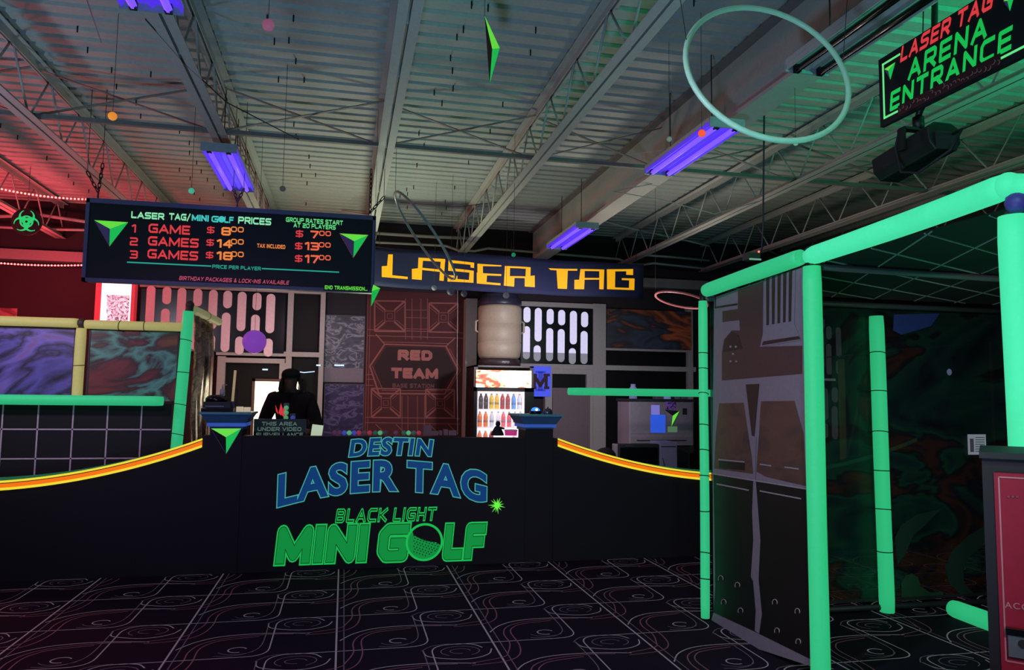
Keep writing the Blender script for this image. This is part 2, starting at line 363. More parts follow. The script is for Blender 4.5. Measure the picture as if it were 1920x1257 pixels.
# ceiling: corrugated steel deck
DECK = mat('painted_steel_deck', rgb(170, 172, 168), .6)
dk = MB(); ys = []; y = -3.0
while y < 10.3:
    ys += [(y, 3.86), (y+.10, 3.86), (y+.115, 3.884), (y+.140, 3.884)]; y += .155
ys.append((y, 3.86)); n = len(ys)
dk.add([(-7, a, b) for a, b in ys]+[(11.2, a, b) for a, b in ys], [(i, i+1, n+i+1, n+i) for i in range(n-1)])
dk.box((-7, -3, 3.93), (11.2, 10.4, 3.98))
ceil_ = struct('ceiling', dk, DECK)
tk = MB().tube([(0,0,0),(0,0,-.045)], .005, 5).build('deck_screw', INK, ceil_, (0,0,0)); tk.location = (.7, 4.0, 3.862); k = 0
for x in (-3.0,-2.75,-1.75,-1.5,-.5,-.38,.62,.70,.80,1.15,1.9,2.15,3.2,4.6):
    y = 2.8+random.random()*.4
    while y < 9.6 and k < 95:
        if random.random() < .42: q = tk.copy(); COL.objects.link(q); q.location = (x+random.uniform(-.05,.05), y, 3.862); k += 1
        y += .31
WALL = mat('dark_wall_paint', rgb(30, 22, 28), .8)
WALLR = mat('maroon_wall_paint', rgb(38, 17, 28), .8)
b = MB().box((-7, 10.2, 0), (11.2, 10.4, 3.93)); struct('wall_back', b, WALL)
b = MB().box((-7.2, -3, 0), (-7, 10.4, 3.98)); struct('wall_left', b, WALLR)
b = MB().box((11.2, -3, 0), (11.4, 10.4, 3.98)); struct('wall_right', b, WALL)
# maroon painted stretch of the back wall, left of the shop-front windows
x0, x1, z0, z1 = rectY(-90, 500, 262, 900, 10.17)
struct('wall_maroon', MB().box((x0, 10.17, 0), (x1, 10.2, z1)), WALLR)
a = MB(); boxY(a, -40, 469, 175, 488, 10.0, .16); struct('trim_1', a, STEELD)
a = MB(); boxY(a, 1195, 524, 1330, 541, 10.0, .16); struct('trim_2', a, STEELD)
# shop-front window frames in the back wall (photo strips -> real bars 8 cm deep)
PANE = mat('night_glass', rgb(9, 9, 12), .6, spec=.15)
DOORP = mat('brown_grey_door_panel', rgb(104, 88, 94), .6)
def frame_bars(name, strips, panes, Y=10.08):
    o = bpy.data.objects.new(name, None); COL.objects.link(o); o.location = PY(strips[0][0], strips[0][1], Y); o['kind'] = 'structure'
    f = MB()
    for i, s in enumerate(strips): boxY(f, *s, Y-.003*i, .1)
    f.build('window_frame', WHITEM, o)
    for p in panes: q = MB(); boxY(q, *p, Y+.06, .03); q.build('pane', PANE, o)
    return o
frame_bars('window_1', [(262,537,607,545),(535,541,546,850),(597,541,606,850),(405,659,600,668)],
           [(262,545,535,660),(546,545,597,660),(546,668,597,850)])
frame_bars('door_1', [(404,668,419,850),(419,672,534,681),(521,681,535,850)], [(419,681,521,850)])
frame_bars('window_2', [(976,568,1136,577),(1112,570,1136,860),(976,683,1112,692)], [(976,577,1112,683)])
frame_bars('door_2', [(1034,692,1112,702),(1100,702,1112,850),(1022,692,1035,850)], [(1035,702,1100,850)])
a = MB(); boxY(a, 1036, 728, 1106, 850, 10.05, .03); struct('door_3', a, DOORP)
frame_bars('window_3', [(1136,687,1305,696),(1290,575,1300,850),(1136,655,1290,659)], [(1136,659,1290,687),(1136,696,1290,850)])
a = MB(); boxY(a, 872, 560, 893, 850, 9.95, .22); struct('trim_3', a, WHITEM)
# ================================================================ ROOF STEEL
JX = [(-3.5,'farthest left'), (-2.21,'behind the left end of the price board'), (-.96,'carrying the left ultraviolet lights'), (.26,'running to the right end of the price board'),
      (1.47,'ending above the letter E of the yellow letters'), (3.82,'first to the right of the solid roof beam'), (5.17,'second to the right of the solid roof beam'), (6.5,'third to the right of the solid roof beam')]
def joist(x, lab):
    t = thing('roof_joist', 'pale painted open-web roof joist, '+lab, 'joist', (x, 4.6, 3.38), 'open-web roof joists')
    for nm, z in (('top_chord', 3.83), ('bottom_chord', 3.40)):
        m = MB()
        for s in (-1, 1):
            m.box((x+s*.008, -1, z-.003), (x+s*.062, 10.18, z+.003)); m.box((x+s*.008, -1, z), (x+s*.014, 10.18, z+(.05 if z < 3.6 else -.05)))
        m.build(nm, STEEL, t)
    m = MB(); y = -.9; k = 0
    while y < 10.0:
        m.tube([(x, y, 3.41), (x, y+.33, 3.82)], .008, 6); m.tube([(x, y+.33, 3.82), (x, y+.66, 3.41)], .008, 6); y += .66
    m.build('web_rod', STEEL, t)
for x, l in JX: joist(x, l)
t = thing('roof_beam', 'deep solid painted steel beam with violet lights along it', 'beam', (2.6, 4.6, 3.38))
MB().box((2.56,-1,3.42),(2.60,10.18,3.84)).build('web', STEEL, t)
MB().box((2.49,-1,3.395),(2.68,10.18,3.42)).build('bottom_flange', STEEL, t)
MB().box((2.49,-1,3.835),(2.68,10.18,3.855)).build('top_flange', STEELD, t)
xs = [-3.5,-2.21,-.96,.26,1.47,2.58,3.82,5.17,6.5]
bl = ['far left bay','bay above the orange ball','bay left of the centre joist','bay under the green arrow','bay left of the solid roof beam','bay right of the solid roof beam','bay behind the black stage light','bay above the green foam frame']
for i in range(8):
    a, b = xs[i], xs[i+1]
    t = thing('cross_brace', 'thin crossed steel braces between two roof joists, '+bl[i], 'brace', ((a+b)/2, 5.75, 3.4), 'crossed braces between the roof joists')
    MB().bar((a,5.75,3.44),(b,5.75,3.80),.03,.006).build('brace_bar', STEELD, t)
    MB().bar((a,5.80,3.80),(b,5.80,3.44),.03,.006).build('brace_bar', STEELD, t)
    MB().bar((a,5.72,3.43),(b,5.72,3.43),.035,.03).build('tie_bar', STEELD, t)
# ultraviolet tube lights
UVPAN = mat('violet_lit_pan', rgb(60, 40, 170), .5, rgb(84, 50, 228), .80)
UVT = mat('violet_tube', rgb(90, 60, 230), .4, rgb(118, 80, 255), 1.2)
UVEND = mat('lamp_end_cap', rgb(150, 156, 168), .5)
BLKT = mat('unlit_black_tube', rgb(8, 8, 12), .2)
def uv_light(x, y0, y1, z, lab, wd=.25, lit=True, nt=2):
    t = thing('ultraviolet_light', lab, 'light', (x, (y0+y1)/2, z), 'ultraviolet ceiling lights' if lit else None)
    pan = UVPAN if lit else STEEL
    MB().box((x-wd/2, y0, z+.028), (x+wd/2, y1, z+.034)).build('pan', pan, t)
    MB().box((x-wd/2-.004, y0, z+.034), (x+wd/2+.004, y1, z+.06)).build('housing', STEEL, t)
    for s in (-1, 1): MB().prism([(x+s*wd/2, y0, z+.028), (x+s*wd/2, y0, z+.004), (x+s*(wd/2-.006), y0, z+.004), (x+s*(wd/2-.02), y0, z+.028)], (0, y1-y0, 0)).build('side_reflector', pan, t)
    MB().prism([(x, y0, z+.008), (x-.02, y0, z+.028), (x+.02, y0, z+.028)], (0, y1-y0, 0)).build('centre_ridge', pan, t)
    for e in (y0-.012, y1): MB().box((x-wd/2-.004, e, z-.005), (x+wd/2+.004, e+.012, z+.06)).build('end_cap', UVEND, t)
    for k in range(nt):
        xx = x+(k-(nt-1)/2)*wd*.56
        MB().tube([(xx, y0+.02, z+.004), (xx, y1-.02, z+.004)], .018, 10).build('tube', UVT if lit else BLKT, t)
        for e in (y0, y1-.03): MB().box((xx-.016, e, z-.012), (xx+.016, e+.03, z+.028)).build('tube_socket', BLKT, t)
    for e in (y0+.2, y1-.2): MB().tube([(x, e, z+.06), (x, e, 3.86 if lit and x < 0 else 3.84)], .004, 5).build('hanger', CHAR, t)
    return t
uv_light(-.92, 2.4, 3.60, 3.26, 'violet tube light at the top edge of the photo, nearest on the left', .27)
uv_light(-.945, 5.66, 6.74, 3.26, 'glowing violet tube light hanging just above the price board', .24)
uv_light(2.37, 4.30, 5.36, 3.26, 'glowing violet tube light below the left of the big green hoop', .24)
uv_light(2.41, 7.28, 8.42, 3.26, 'farthest glowing violet tube light, above the letters TAG of the banner', .24)
uv_light(2.38, 1.9, 3.45, 3.26, 'unlit black tube light fixture seen through the big green hoop', .25, False)
for (x, y0, y1) in ((-.945, 5.6, 6.7), (2.37, 4.3, 5.36), (2.41, 7.28, 8.4), (-.92, 2.4, 3.6)):
    l = lamp('ultraviolet_glow', (x, (y0+y1)/2, 3.22), (.35, .2, 1.0), 3, .05, 'SPOT', (x, (y0+y1)/2, 0), 160)
# conduits along the back
def conduit(pts, r, lab, Y):
    m = MB(); m.smooth = True; m.tube([PY(x, y, Y) for x, y in pts], r, 8)
    return solo('conduit_pipe', m, STEEL, lab, 'pipe')
conduit([(640,396),(706,405),(800,411),(1000,417),(1110,412)], .012, 'topmost thin white conduit crossing behind the price board', 9.6)
conduit([(640,434),(710,438),(800,444),(880,447)], .022, 'thick pale pipe just under the topmost conduit, behind the wire hoop', 9.9)
conduit([(640,450),(710,455),(835,461),(860,470),(890,471),(915,466),(1160,486),(1185,496),(1205,497),(1225,494),(1330,505)], .016, 'long pale conduit with bends running just above the yellow letter banner', 9.8)
conduit([(1200,478),(1255,482),(1330,489)], .016, 'short pale pipe above the dark banner corner, left of the green frame', 9.9)
conduit([(1113,409),(1180,428),(1290,452),(1330,462)], .012, 'sagging white conduit right of the farthest violet light', 9.3)
conduit([(-30,407),(80,404),(175,418)], .02, 'pale pipe behind the green biohazard sign', 9.9)
conduit([(-30,425),(80,430),(175,432)], .016, 'lower pale pipe behind the green biohazard sign', 9.9)
def wire(pts, r, lab, m=STEEL, name='wire'):
    q = MB(); q.tube(pts, r, 5); return solo(name, q, m, lab, 'wire')
wire([Vector((PY(163,0,4.2).x,4.2,3.86)), PY(163,0,4.2), PY(190,80,4.2)], .003, 'pink thin cord hanging at the top left', mat('pink_cord', rgb(200,130,140), .6))
wire([PY(750,380,8.2), PY(860,388,8.2), PY(960,376,8.2)], .004, 'dark sagging wire below the roof deck, right of the board chain', CHAR)
wire([Vector((2.6,PZ(1150,359,3.3).y,3.395)), PZ(1150,359,3.3), PZ(1240,375,3.3), PZ(1340,401,3.3), Vector((3.82,PZ(1340,401,3.3).y-.2,3.397))], .004, 'thin white wire strung right of the violet light row')
wire([PZ(1180,289,3.36), PZ(1300,275,3.36), PZ(1492,262,3.36)], .003, 'thin white line stretched past the violet light near the hoop')
wire([PZ(273,36,3.4), PZ(345,118,3.4), PZ(425,192,3.4), PZ(560,262,3.4)], .004, 'dark cable sagging past the left violet lights', CHAR)
# ================================================================ RECEPTION COUNTER (wave-topped black wall)
CY = 6.75; CT = .14
def wave(x):
    if x < -1.15: return .772+.107*(x+2.95)**2
    if x < 1.955: return 1.145
    if x < 5.85: return .772+.0920*(x-3.9)**2
    return 1.145
t = thing('reception_counter', 'long black wave-topped reception counter with neon lettering', 'counter', (.4, CY+CT/2, 0))
COUNTER = t
xsn = [-5.2+.1*i for i in range(41)]+[-1.1501,-1.15,1.955,1.9551]+[2.0+.1*i for i in range(39)]+[5.85,5.851,7.2]
xsn = sorted(set(xsn)); m = MB()
top = [(x, wave(x)) for x in xsn]; n = len(top)
m.add([(x, CY, 0) for x, z in top]+[(x, CY, z) for x, z in top]+[(x, CY+CT, 0) for x, z in top]+[(x, CY+CT, z) for x, z in top],
      [f for i in range(n-1) for f in ((i, i+1, n+i+1, n+i), (2*n+i, 3*n+i, 3*n+i+1, 2*n+i+1), (n+i, n+i+1, 3*n+i+1, 3*n+i))]+[(0,n,3*n,2*n),(n-1,3*n-1,4*n-1,2*n-1)])
m.build('front_panel', INK, t)
CTOP = fluor('green_counter_top', 30, 120, 80, .35, .8)
def band(name, xa, xb, d0, d1, m, th=.012, yb=CY):
    k = MB(); N = 40; xx = [xa+(xb-xa)*i/N for i in range(N+1)]; P = []
    for x in xx: z = wave(x); P += [(x, yb-th, z+d0), (x, yb-th, z+d1), (x, yb, z+d0), (x, yb, z+d1)]
    k.add(P, [f for i in range(N) for f in ((4*i, 4*i+4, 4*i+5, 4*i+1), (4*i+1, 4*i+5, 4*i+7, 4*i+3), (4*i, 4*i+2, 4*i+6, 4*i+4))]+[(0,1,3,2),(4*N,4*N+2,4*N+3,4*N+1)])
    return k.build(name, m, t)
for xa, xb in ((-5.2, -1.151), (1.956, 3.7)):
    band('yellow_trim_strip', xa, xb, -.013, .004, YEL); band('black_trim_strip', xa, xb, -.019, -.013, INK, .011)
    band('orange_trim_strip', xa, xb, -.052, -.019, ORNG, .010); band('yellow_trim_strip', xa, xb, -.072, -.052, YEL, .012)
    k = MB(); N = 40; xx = [xa+(xb-xa)*i/N for i in range(N+1)]; P = []
    for x in xx: z = wave(x)+.004; P += [(x, CY+.002, z), (x, CY+CT+.2, z), (x, CY+CT+.2, z-.03), (x, CY+.002, z-.03)]
    k.add(P, [f for i in range(N) for f in ((4*i, 4*i+4, 4*i+5, 4*i+1), (4*i+1, 4*i+5, 4*i+6, 4*i+2), (4*i+2, 4*i+6, 4*i+7, 4*i+3))]+[(0,1,2,3),(4*N,4*N+3,4*N+2,4*N+1)])
    k.build('counter_top', CTOP, t)
band('dim_green_trim_strip', 3.7, 5.849, -.03, .004, CTOP)
MB().box((-1.15, CY+CT, .98), (1.955, CY+CT+.6, 1.03)).build('work_top', INK, t)
# pedestals with stepped caps at the ends of the high middle part
CAPT = mat('teal_cap', rgb(80, 150, 158), .5); CAPB = mat('blue_cap_band', rgb(52, 92, 175), .5, rgb(50, 90, 180), .5); CAPD = mat('dark_teal_cap', rgb(60, 100, 140), .5)
def pedestal(xa, xb):
    cx = (xa+xb)/2
    MB().box((xa+.07, CY-.012, 0), (xb-.07, CY+.3, 1.21)).build('pedestal', INK, t)
    c = MB()
    def slab(a, z0, z1, mm, o): MB().box((xa+a, CY-.07+a, z0), (xb-a, CY+.38-a*.5, z1)).build(o, mm, t)
    slab(.065, 1.195, 1.222, CAPD, 'cap_foot'); slab(.045, 1.222, 1.252, CAPB, 'cap_band')
    q = MB(); a0, a1 = .045, .0
    q.add([(xa+a0,CY-.07+a0,1.252),(xb-a0,CY-.07+a0,1.252),(xb-a0,CY+.36,1.252),(xa+a0,CY+.36,1.252),(xa,CY-.07,1.325),(xb,CY-.07,1.325),(xb,CY+.38,1.325),(xa,CY+.38,1.325)],
          [(0,1,2,3),(4,5,6,7),(0,1,5,4),(1,2,6,5),(2,3,7,6),(3,0,4,7)])
    q.build('cap_cove', CAPD, t); MB().box((xa-.01,CY-.08,1.325),(xb+.01,CY+.39,1.343)).build('cap_shelf', CAPT, t)
pedestal(PY(379,780,CY).x, PY(472,780,CY).x); pedestal(PY(972,795,CY).x, PY(1050,795,CY).x)
# ---- arrow emblem: a triangle of three coloured facets
def facet3(mb_list, A, B, C, M): mb_list[0].add([A, B, M], [(0,1,2)]); mb_list[1].add([B, C, M], [(0,1,2)]); mb_list[2].add([C, A, M], [(0,1,2)])
def emblem(parent, pA, pB, pC, pM, Y, rim=PINKP, third=VIOL, grow=.012):
    A, B, C, M = [PY(*p, Y) for p in (pA, pB, pC, pM)]; M = M+Vector((0,-.012,0))
    c = (A+B+C)/3; r = MB(); r.prism([p+(p-c).normalized()*grow+Vector((0,.004,0)) for p in (A,B,C)], (0,.004,0)); r.build('emblem_rim', rim, parent)
    for (p, q), mm, nm in (((A,B), LIME, 'lime_facet'), ((B,C), GREEN, 'green_facet'), ((C,A), third, 'dark_facet')):
        MB().add([p, q, M, p+Vector((0,.003,0)), q+Vector((0,.003,0)), M+Vector((0,.003,0))], [(0,1,2),(3,5,4),(0,3,4,1),(1,4,5,2),(2,5,3,0)]).build(nm, mm, parent)
emblem(t, (396,804), (452,804), (424,851), (424,820), CY-.022, VIOL, INK, .008)
# ---- neon lettering on the counter front
def layer(parent, name, m, items, dy, Y):
    mb = MB()
    for s, fn, kw in items:
        g = (lambda u, v, fn=fn: fn(u, v)+Vector((0, -dy, 0))); text(mb, s, g, **kw)
    return mb.build(name, m, parent)
def archmap(cx, w_, ytop, ybot, Y, kt, kb, trap=0.0):
    """arched box: top and bottom edges are parabolas in photo units, mapped on the plane y=Y"""
    k = (PY(cx+50, 900, Y).x-PY(cx-50, 900, Y).x)/100; X0 = PY(cx, 900, Y).x
    zt = PY(cx, ytop, Y).z; zb = PY(cx, ybot, Y).z
    def fn(u, v):
        e = u-.5; e2 = 4*e*e
        hi = zt-kt*k*e2; lo = zb-kb*k*e2; ww = w_*(1+trap*(v-.5))
        return Vector((X0+e*ww*k, Y, lo+(hi-lo)*v))
    return fn
YF = CY-.004
def logo(parent, s, fn, mo, mf, sizes, shear=0, sp=1.0, wsp=1.0):
    mats = ([mo, INK, mo, mf] if len(sizes) == 4 else [mo, mf])
    for i, (o, mm) in enumerate(zip(sizes, mats)):
        layer(parent, 'lettering_outline' if mm is mo else 'lettering', mm, [(s, fn, dict(off=o, shear=shear, sp=sp, wsp=wsp, box=sizes[0]))], .0015*i, YF)
logo(t, 'DESTIN', archmap(733, 162, 819, 856, YF, 5, 3), TEALO, BLUEP, (.075, .034), .12, 1.14)
logo(t, 'LASER TAG', archmap(723, 394, 861, 924, YF, 26, 27), TEALO, BLUEP, (.06, .036), 0, 1.12, .75)
def slogo(s, cx, cy, wp, hp, mo, mf, t, layers, shear, gap, wide=1.0, wsp=.5):
    for i, (g, mm) in enumerate(zip(layers, (mo, INK, mf) if len(layers) == 3 else (mo, mf))):
        mb = MB(); stext(mb, s, onY(cx, cy, wp, hp, YF-.0015*i), t, shear, gap, wide, wsp, g); mb.build('lettering_outline' if mm is mo else ('lettering' if i == len(layers)-1 else 'lettering_gap'), mm, t_)
t_ = t
slogo('BLACK LIGHT', 724, 966, 190, 25, GREEN, INK, .2, (.045, -.055), .2, .26, 1.0, .55)
slogo('MINI', 604, 1021, 176, 72, GREEN, GREEND, .31, (.04, -.005, -.022), .10, .10, .93)
slogo('G', 738, 1018, 62, 70, GREEN, GREEND, .30, (.04, -.005, -.022), .10, .1, .85)
slogo('LF', 871, 1016, 82, 66, GREEN, GREEND, .30, (.04, -.005, -.022), .12, .07, .75)
def disc(mb, cx, cy, r, Y, n=40, r2=None, fn=None):
    c = PY(cx, cy, Y); k = (PY(cx+50, cy, Y).x-PY(cx-50, cy, Y).x)/100; R = r*k
    P = [c+Vector((R*math.cos(2*math.pi*i/n), 0, R*math.sin(2*math.pi*i/n))) for i in range(n)]
    if r2 is None: mb.add(P, [list(range(n))])
    else:
        q = [c+Vector((r2*k*math.cos(2*math.pi*i/n), 0, r2*k*math.sin(2*math.pi*i/n))) for i in range(n)]
        mb.add(P+q, [(i, (i+1) % n, n+(i+1) % n, n+i) for i in range(n)])
    return mb
disc(MB(), 796, 1017, 35, YF-.004).build('golf_ball_outline', GREEN, t); disc(MB(), 796, 1017, 31, YF-.0055).build('golf_ball_fill', GREEND, t)
sh = MB(); c = PY(796, 1017, YF-.007); k = .0048
P = [c+Vector((k*30*math.cos(a), 0, k*30*math.sin(a))) for a in [math.radians(-12+i*150/20) for i in range(21)]]
P += [c+Vector((k*(-26+52*q/10), 0, k*(17-18*q/10-5*math.sin(math.pi*q/10)))) for q in range(1, 10)]
sh.add(P, [list(range(len(P)))]); sh.build('golf_ball_shade_print', INK, t)
dm = MB()
for r in range(7):
    for q in range(9):
        px = 796-20+q*5.4+(r % 2)*2; py = 1017-12+r*5+q*1.9
        if (px-796)**2+(py-1017)**2 < 27**2: disc(dm, px, py, 1.3, YF-.009, 8)
dm.build('golf_ball_dimples', mat('dark_green_print', rgb(6,52,26), .7, rgb(6,52,26), .3), t)
st = MB(); c = PY(932, 948, YF-.004)
for i in range(13):
    a = math.radians(90+i*360/13+random.uniform(-6, 6)); r = random.uniform(13, 19)*.0048; d = Vector((math.cos(a), 0, math.sin(a))); p = Vector((-d.z, 0, d.x))*.011
    st.add([c-p*.9, c+d*r, c+p*.9], [(0,1,2)])
st.build('starburst', LIME, t)
# ---- things on the counter
BC = {'mauve': (96,58,84), 'blue': (72,92,205), 'green': (110,215,140), 'red': (185,62,82), 'brown': (82,62,74), 'darkgreen': (52,98,86), 'slate': (62,56,78)}
BM = {k: mat('golf_ball_'+k, rgb(*v), .4, rgb(*v), .35) for k, v in BC.items()}
row = [(627.6,'mauve'),(636.7,'mauve'),(645.7,'blue'),(654.8,'green'),(663.9,'blue'),(672.8,'red'),(684.2,'brown'),(693.1,'red'),(703.6,'darkgreen'),(712.7,'green'),(722.7,'slate'),(742.1,'mauve'),(757.2,'darkgreen'),(765.9,'green'),(775.3,'darkgreen'),(785.1,'red')]
ordn = ['first','second','third','fourth','fifth','sixth','seventh','eighth','ninth','tenth','eleventh','twelfth','thirteenth','fourteenth','fifteenth','last']
proto = {}
for i, (px, c) in enumerate(row):
    x = PY(px, 811, CY+.07).x; loc = Vector((x, CY+.06, 1.145)); lab = '%s golf ball on the counter ledge, %s from the left in the row' % (c.replace('dark', 'dark '), ordn[i])
    if c not in proto: proto[c] = solo('golf_ball', MB().ball((0,0,.0215), .0215), BM[c], lab, 'ball', (0,0,0), 'golf balls in a row on the counter'); proto[c].location = loc
    else: dup(proto[c], loc, lab)
CLEAR = glassy('clear_plastic', rgb(200,210,220), .12)
def ball_tube(px, name, lab, cols, Y, zb, n):
    x = PY(px, 760, Y).x
    solo('ball_tube', MB().tube([(x,Y,zb),(x,Y,zb+.048*n+.004)], .026, 14, cap=False), CLEAR, lab, 'tube', (x,Y,zb))
    for k in range(n):
        c = cols[k % len(cols)]
        dup(proto[c], (x, Y, zb+.046*k), '%s golf ball in the %s, %s from the bottom' % (c, name, ordn[k]), 'golf balls stacked in the clear tubes')
Yt = CY+.5
ball_tube(537, 'taller clear tube', 'taller clear tube of green golf balls in front of the person', ['green'], Yt, 1.031, 8)
ball_tube(550, 'shorter clear tube', 'shorter clear tube of blue golf balls beside the green ones', ['blue'], Yt, 1.031, 6)
# video surveillance sign
t2 = thing('surveillance_sign', 'black sign reading THIS AREA UNDER VIDEO SURVEILLANCE on the counter', 'sign', (PY(524,815,CY+.2).x, CY+.21, 1.031))
Y = CY+.2; x0, x1, z0, z1 = rectY(475, 786, 574, 834, Y); z0 = 1.031
MB().box((x0,Y,z0),(x1,Y+.012,z1)).build('board', mat('dark_green_board', rgb(8,20,16), .5), t2)
SG = fluor('grey_green_text', 98, 130, 112, .6, .5); tm = MB()
for s, cy in (('THIS AREA', 795), ('UNDER VIDEO', 805), ('SURVEILLANCE', 815.5)): stext(tm, s, onY(524, cy, {795:66, 805:82, 815.5:88}[cy], 7.5, Y-.003), t=.2, wide=1.2, gap=.2)
tm.build('lettering', SG, t2)
em = MB(); e = .003
for a in ((x0+e,z0,x0+2*e,z1-e),(x1-2*e,z0,x1-e,z1-e),(x0+e,z1-2*e,x1-e,z1-e)): em.box((a[0],Y-.002,a[1]),(a[2],Y,a[3]))
em.build('edge_line', SLATE, t2)
m = MB(); Y = CY+.25; a, b_, c, d = rectY(583, 797, 604, 816, Y); m.box((a,Y,1.03),(b_,Y+.006,d), Matrix.Rotation(.12,3,'Y'), ((a+b_)/2,Y,c))
solo('price_card', m, fluor('pale_card', 190, 210, 175, .75, .6), 'small pale card standing on the counter left of the golf balls', 'card')
# grey cartons right of the golf balls
for (p0, p1, yt, lab, dy) in ((795,809,798,'tallest dim carton at the left of the small carton stack', 0),(809,822,809,'low dim carton right of the tallest one',.0),(824,829,808,'thin upright carton in the middle of the carton stack',.02),(832,840,806,'narrow upright carton in the carton stack',.0),(841,856,808,'rightmost dim carton on the counter ledge',.0)):
    Y = CY+.05+dy; a, b_, c, d = rectY(p0, yt, p1, 816, Y); m = MB(); m.box((a,Y,1.145),(b_,Y+.07,d)); m.box((a+.004,Y-.001,1.15),(b_-.004,Y,1.155))
    solo('small_carton', m, mat('dim_carton', rgb(128,92,98), .7), lab, 'carton', None, 'cartons on the counter')
# till gear on the left pedestal
zc = 1.343
xc = PY(410,765,CY+.1).x
t3 = thing('receipt_printer', 'black receipt printer with stacked trays on the left pedestal', 'printer', (xc, CY+.15, zc))
MB().box((xc-.13,CY+.03,zc),(xc+.13,CY+.27,zc+.03)).build('base', INKG, t3); MB().box((xc-.115,CY+.04,zc+.033),(xc+.10,CY+.26,zc+.085)).build('body', CHAR, t3)
m = MB(); m.lathe((xc-.03,CY+.15,zc+.085), [(.09,0),(.088,.03),(.07,.05),(.03,.06)], 16); m.build('roll_cover', INKG, t3)
MB().box((xc-.10,CY+.035,zc+.045),(xc+.05,CY+.04,zc+.05)).build('front_slot', CHROME, t3)
xb = PY(417,740,CY+.2).x
m = MB(); m.lathe((xb,CY+.2,zc+.14), [(.022,0),(.022,.05),(.008,.06),(.008,.08)], 12); bo = solo('pump_bottle', m, mat('pale_plastic', rgb(170,165,165), .4), 'small pump bottle on top of the receipt printer', 'bottle')
MB().tube([(xb,CY+.2,zc+.22),(xb,CY+.2,zc+.235),(xb+.035,CY+.2,zc+.232)], .004, 6).build('pump', mat('pale_plastic', rgb(170,165,165), .4), bo)
xl = PY(437,730,CY+.15).x
t3 = thing('desk_wand', 'thin upright glowing wand in a holder on the left pedestal', 'wand', (xl,CY+.15,zc))
MB().lathe((xl,CY+.15,zc), [(.03,0),(.03,.01),(.018,.03),(.016,.09)], 12).build('holder', mat('violet_grey', rgb(80,74,110), .5), t3)
MB().tube([(xl,CY+.15,zc+.09),(xl+.012,CY+.15,zc+.36)], .011, 10).build('tube', fluor('warm_wand', 190, 165, 125, .5, .7), t3)
MB().tube([(xl+.03,CY+.15,zc+.05),(xl+.034,CY+.15,zc+.2)], .006, 8).build('stylus', CHAR, t3)
for (p0, p1, yt, lab) in ((443,455,763,'small pale box on the pedestal, left of its twin'),(457,469,764,'small pale box at the right end of the pedestal shelf')):
    Y = CY+.1; a, b_, c, d = rectY(p0, yt, p1, 771, Y); m = MB().box((a,Y,zc),(b_,Y+.05,d)); m.box((a+.003,Y-.001,zc+.006),(b_-.003,Y,zc+.012))
    solo('small_box', m, fluor('cream_box', 225, 210, 175, .5, .7), lab, 'box')
# blue lamp and dome on the right pedestal
x = PY(1004,775,CY+.15).x
t3 = thing('blue_lamp', 'small glowing blue lamp on the right pedestal', 'lamp', (x,CY+.15,zc))
MB().lathe((x,CY+.15,zc), [(.055,0),(.055,.02),(.05,.03)], 16).build('base', INKG, t3)
MB().ball((x,CY+.15,zc+.032), .04, 14, (1.1,1,.8)).build('lens', mat('blue_lens', rgb(30,70,200), .2, rgb(40,110,255), 2.2), t3)
MB().ball((x,CY+.108,zc+.042), .012, 10).build('bulb', mat('blue_white_bulb', rgb(200,230,255), .2, rgb(200,235,255), 4), t3)
x = PY(1027,777,CY+.15).x
t3 = thing('call_bell', 'dim metal dome bell beside the blue lamp', 'bell', (x,CY+.15,zc))
MB().lathe((x,CY+.15,zc), [(.045,0),(.045,.01),(.042,.03),(.028,.05),(.006,.058)], 16).build('dome', mat('dim_metal', rgb(90,105,110), .3, metal=.7), t3)
MB().lathe((x,CY+.15,zc+.058), [(.006,0),(.006,.01)], 8).build('button', INKG, t3)
# small dark hooded figurine and pink tub near the cooler
x = PY(932,805,CY+.1).x; Y = CY+.08
m = MB(); m.lathe((x,Y,1.145), [(.062,0),(.058,.02),(.04,.055),(.028,.075),(.018,.085)], 16); m.ball((x+.004,Y,1.145+.105), .024, 12, (1,1,1.15)); m.tube([(x+.02,Y,1.145+.07),(x+.065,Y-.01,1.145+.062)], [.012,.008], 8)
solo('figurine', m, INK, 'small black figurine with one arm out in front of the drinks cooler', 'figurine')
x = PY(957,809,CY+.1).x
m = MB(); m.lathe((x,Y,1.145), [(.055,0),(.058,.04),(.06,.044)], 18); tb = solo('candy_tub', m, fluor('pink_tub', 225, 60, 140, .5, .6), 'pink tub on the counter ledge at the foot of the drinks cooler', 'tub')
MB().lathe((x,Y,1.189), [(.062,0),(.062,.006),(.05,.009)], 18).build('lid', mat('pale_lid', rgb(230,190,215), .5), tb)
# ================================================================ PRICE BOARD
YS = 6.2
x0, x1, z0, z1 = -1.96, .205, 2.345, 2.975
t = thing('price_board', 'black hanging price board for laser tag and mini golf games', 'sign', ((x0+x1)/2, YS, z0))
MB().box((x0,YS,z0),(x1,YS+.05,z1)).build('board', NAVY, t)
f = MB(); e = .028
f.box((x0-.01,YS-.012,z1-e),(x1+.01,YS+.06,z1+.008)); f.box((x0-.01,YS-.012,z0-.008),(x1+.01,YS+.06,z0+e-.008)); f.box((x0-.01,YS-.012,z0-.008),(x0+e-.012,YS+.06,z1)); f.box((x1-e+.012,YS-.012,z0),(x1+.01,YS+.06,z1))
f.build('frame', mat('dull_violet_frame', rgb(92,88,124), .5), t)
YT = YS-.003
def put(name, m, items):
    for s, cx, cy, wp, hp, kw in items: mb = MB(); stext(mb, s, onY(cx, cy, wp, hp, YT), **kw); mb.build(name, m, t)
HB = dict(t=.24, wide=1.25, gap=.14, wsp=.35)
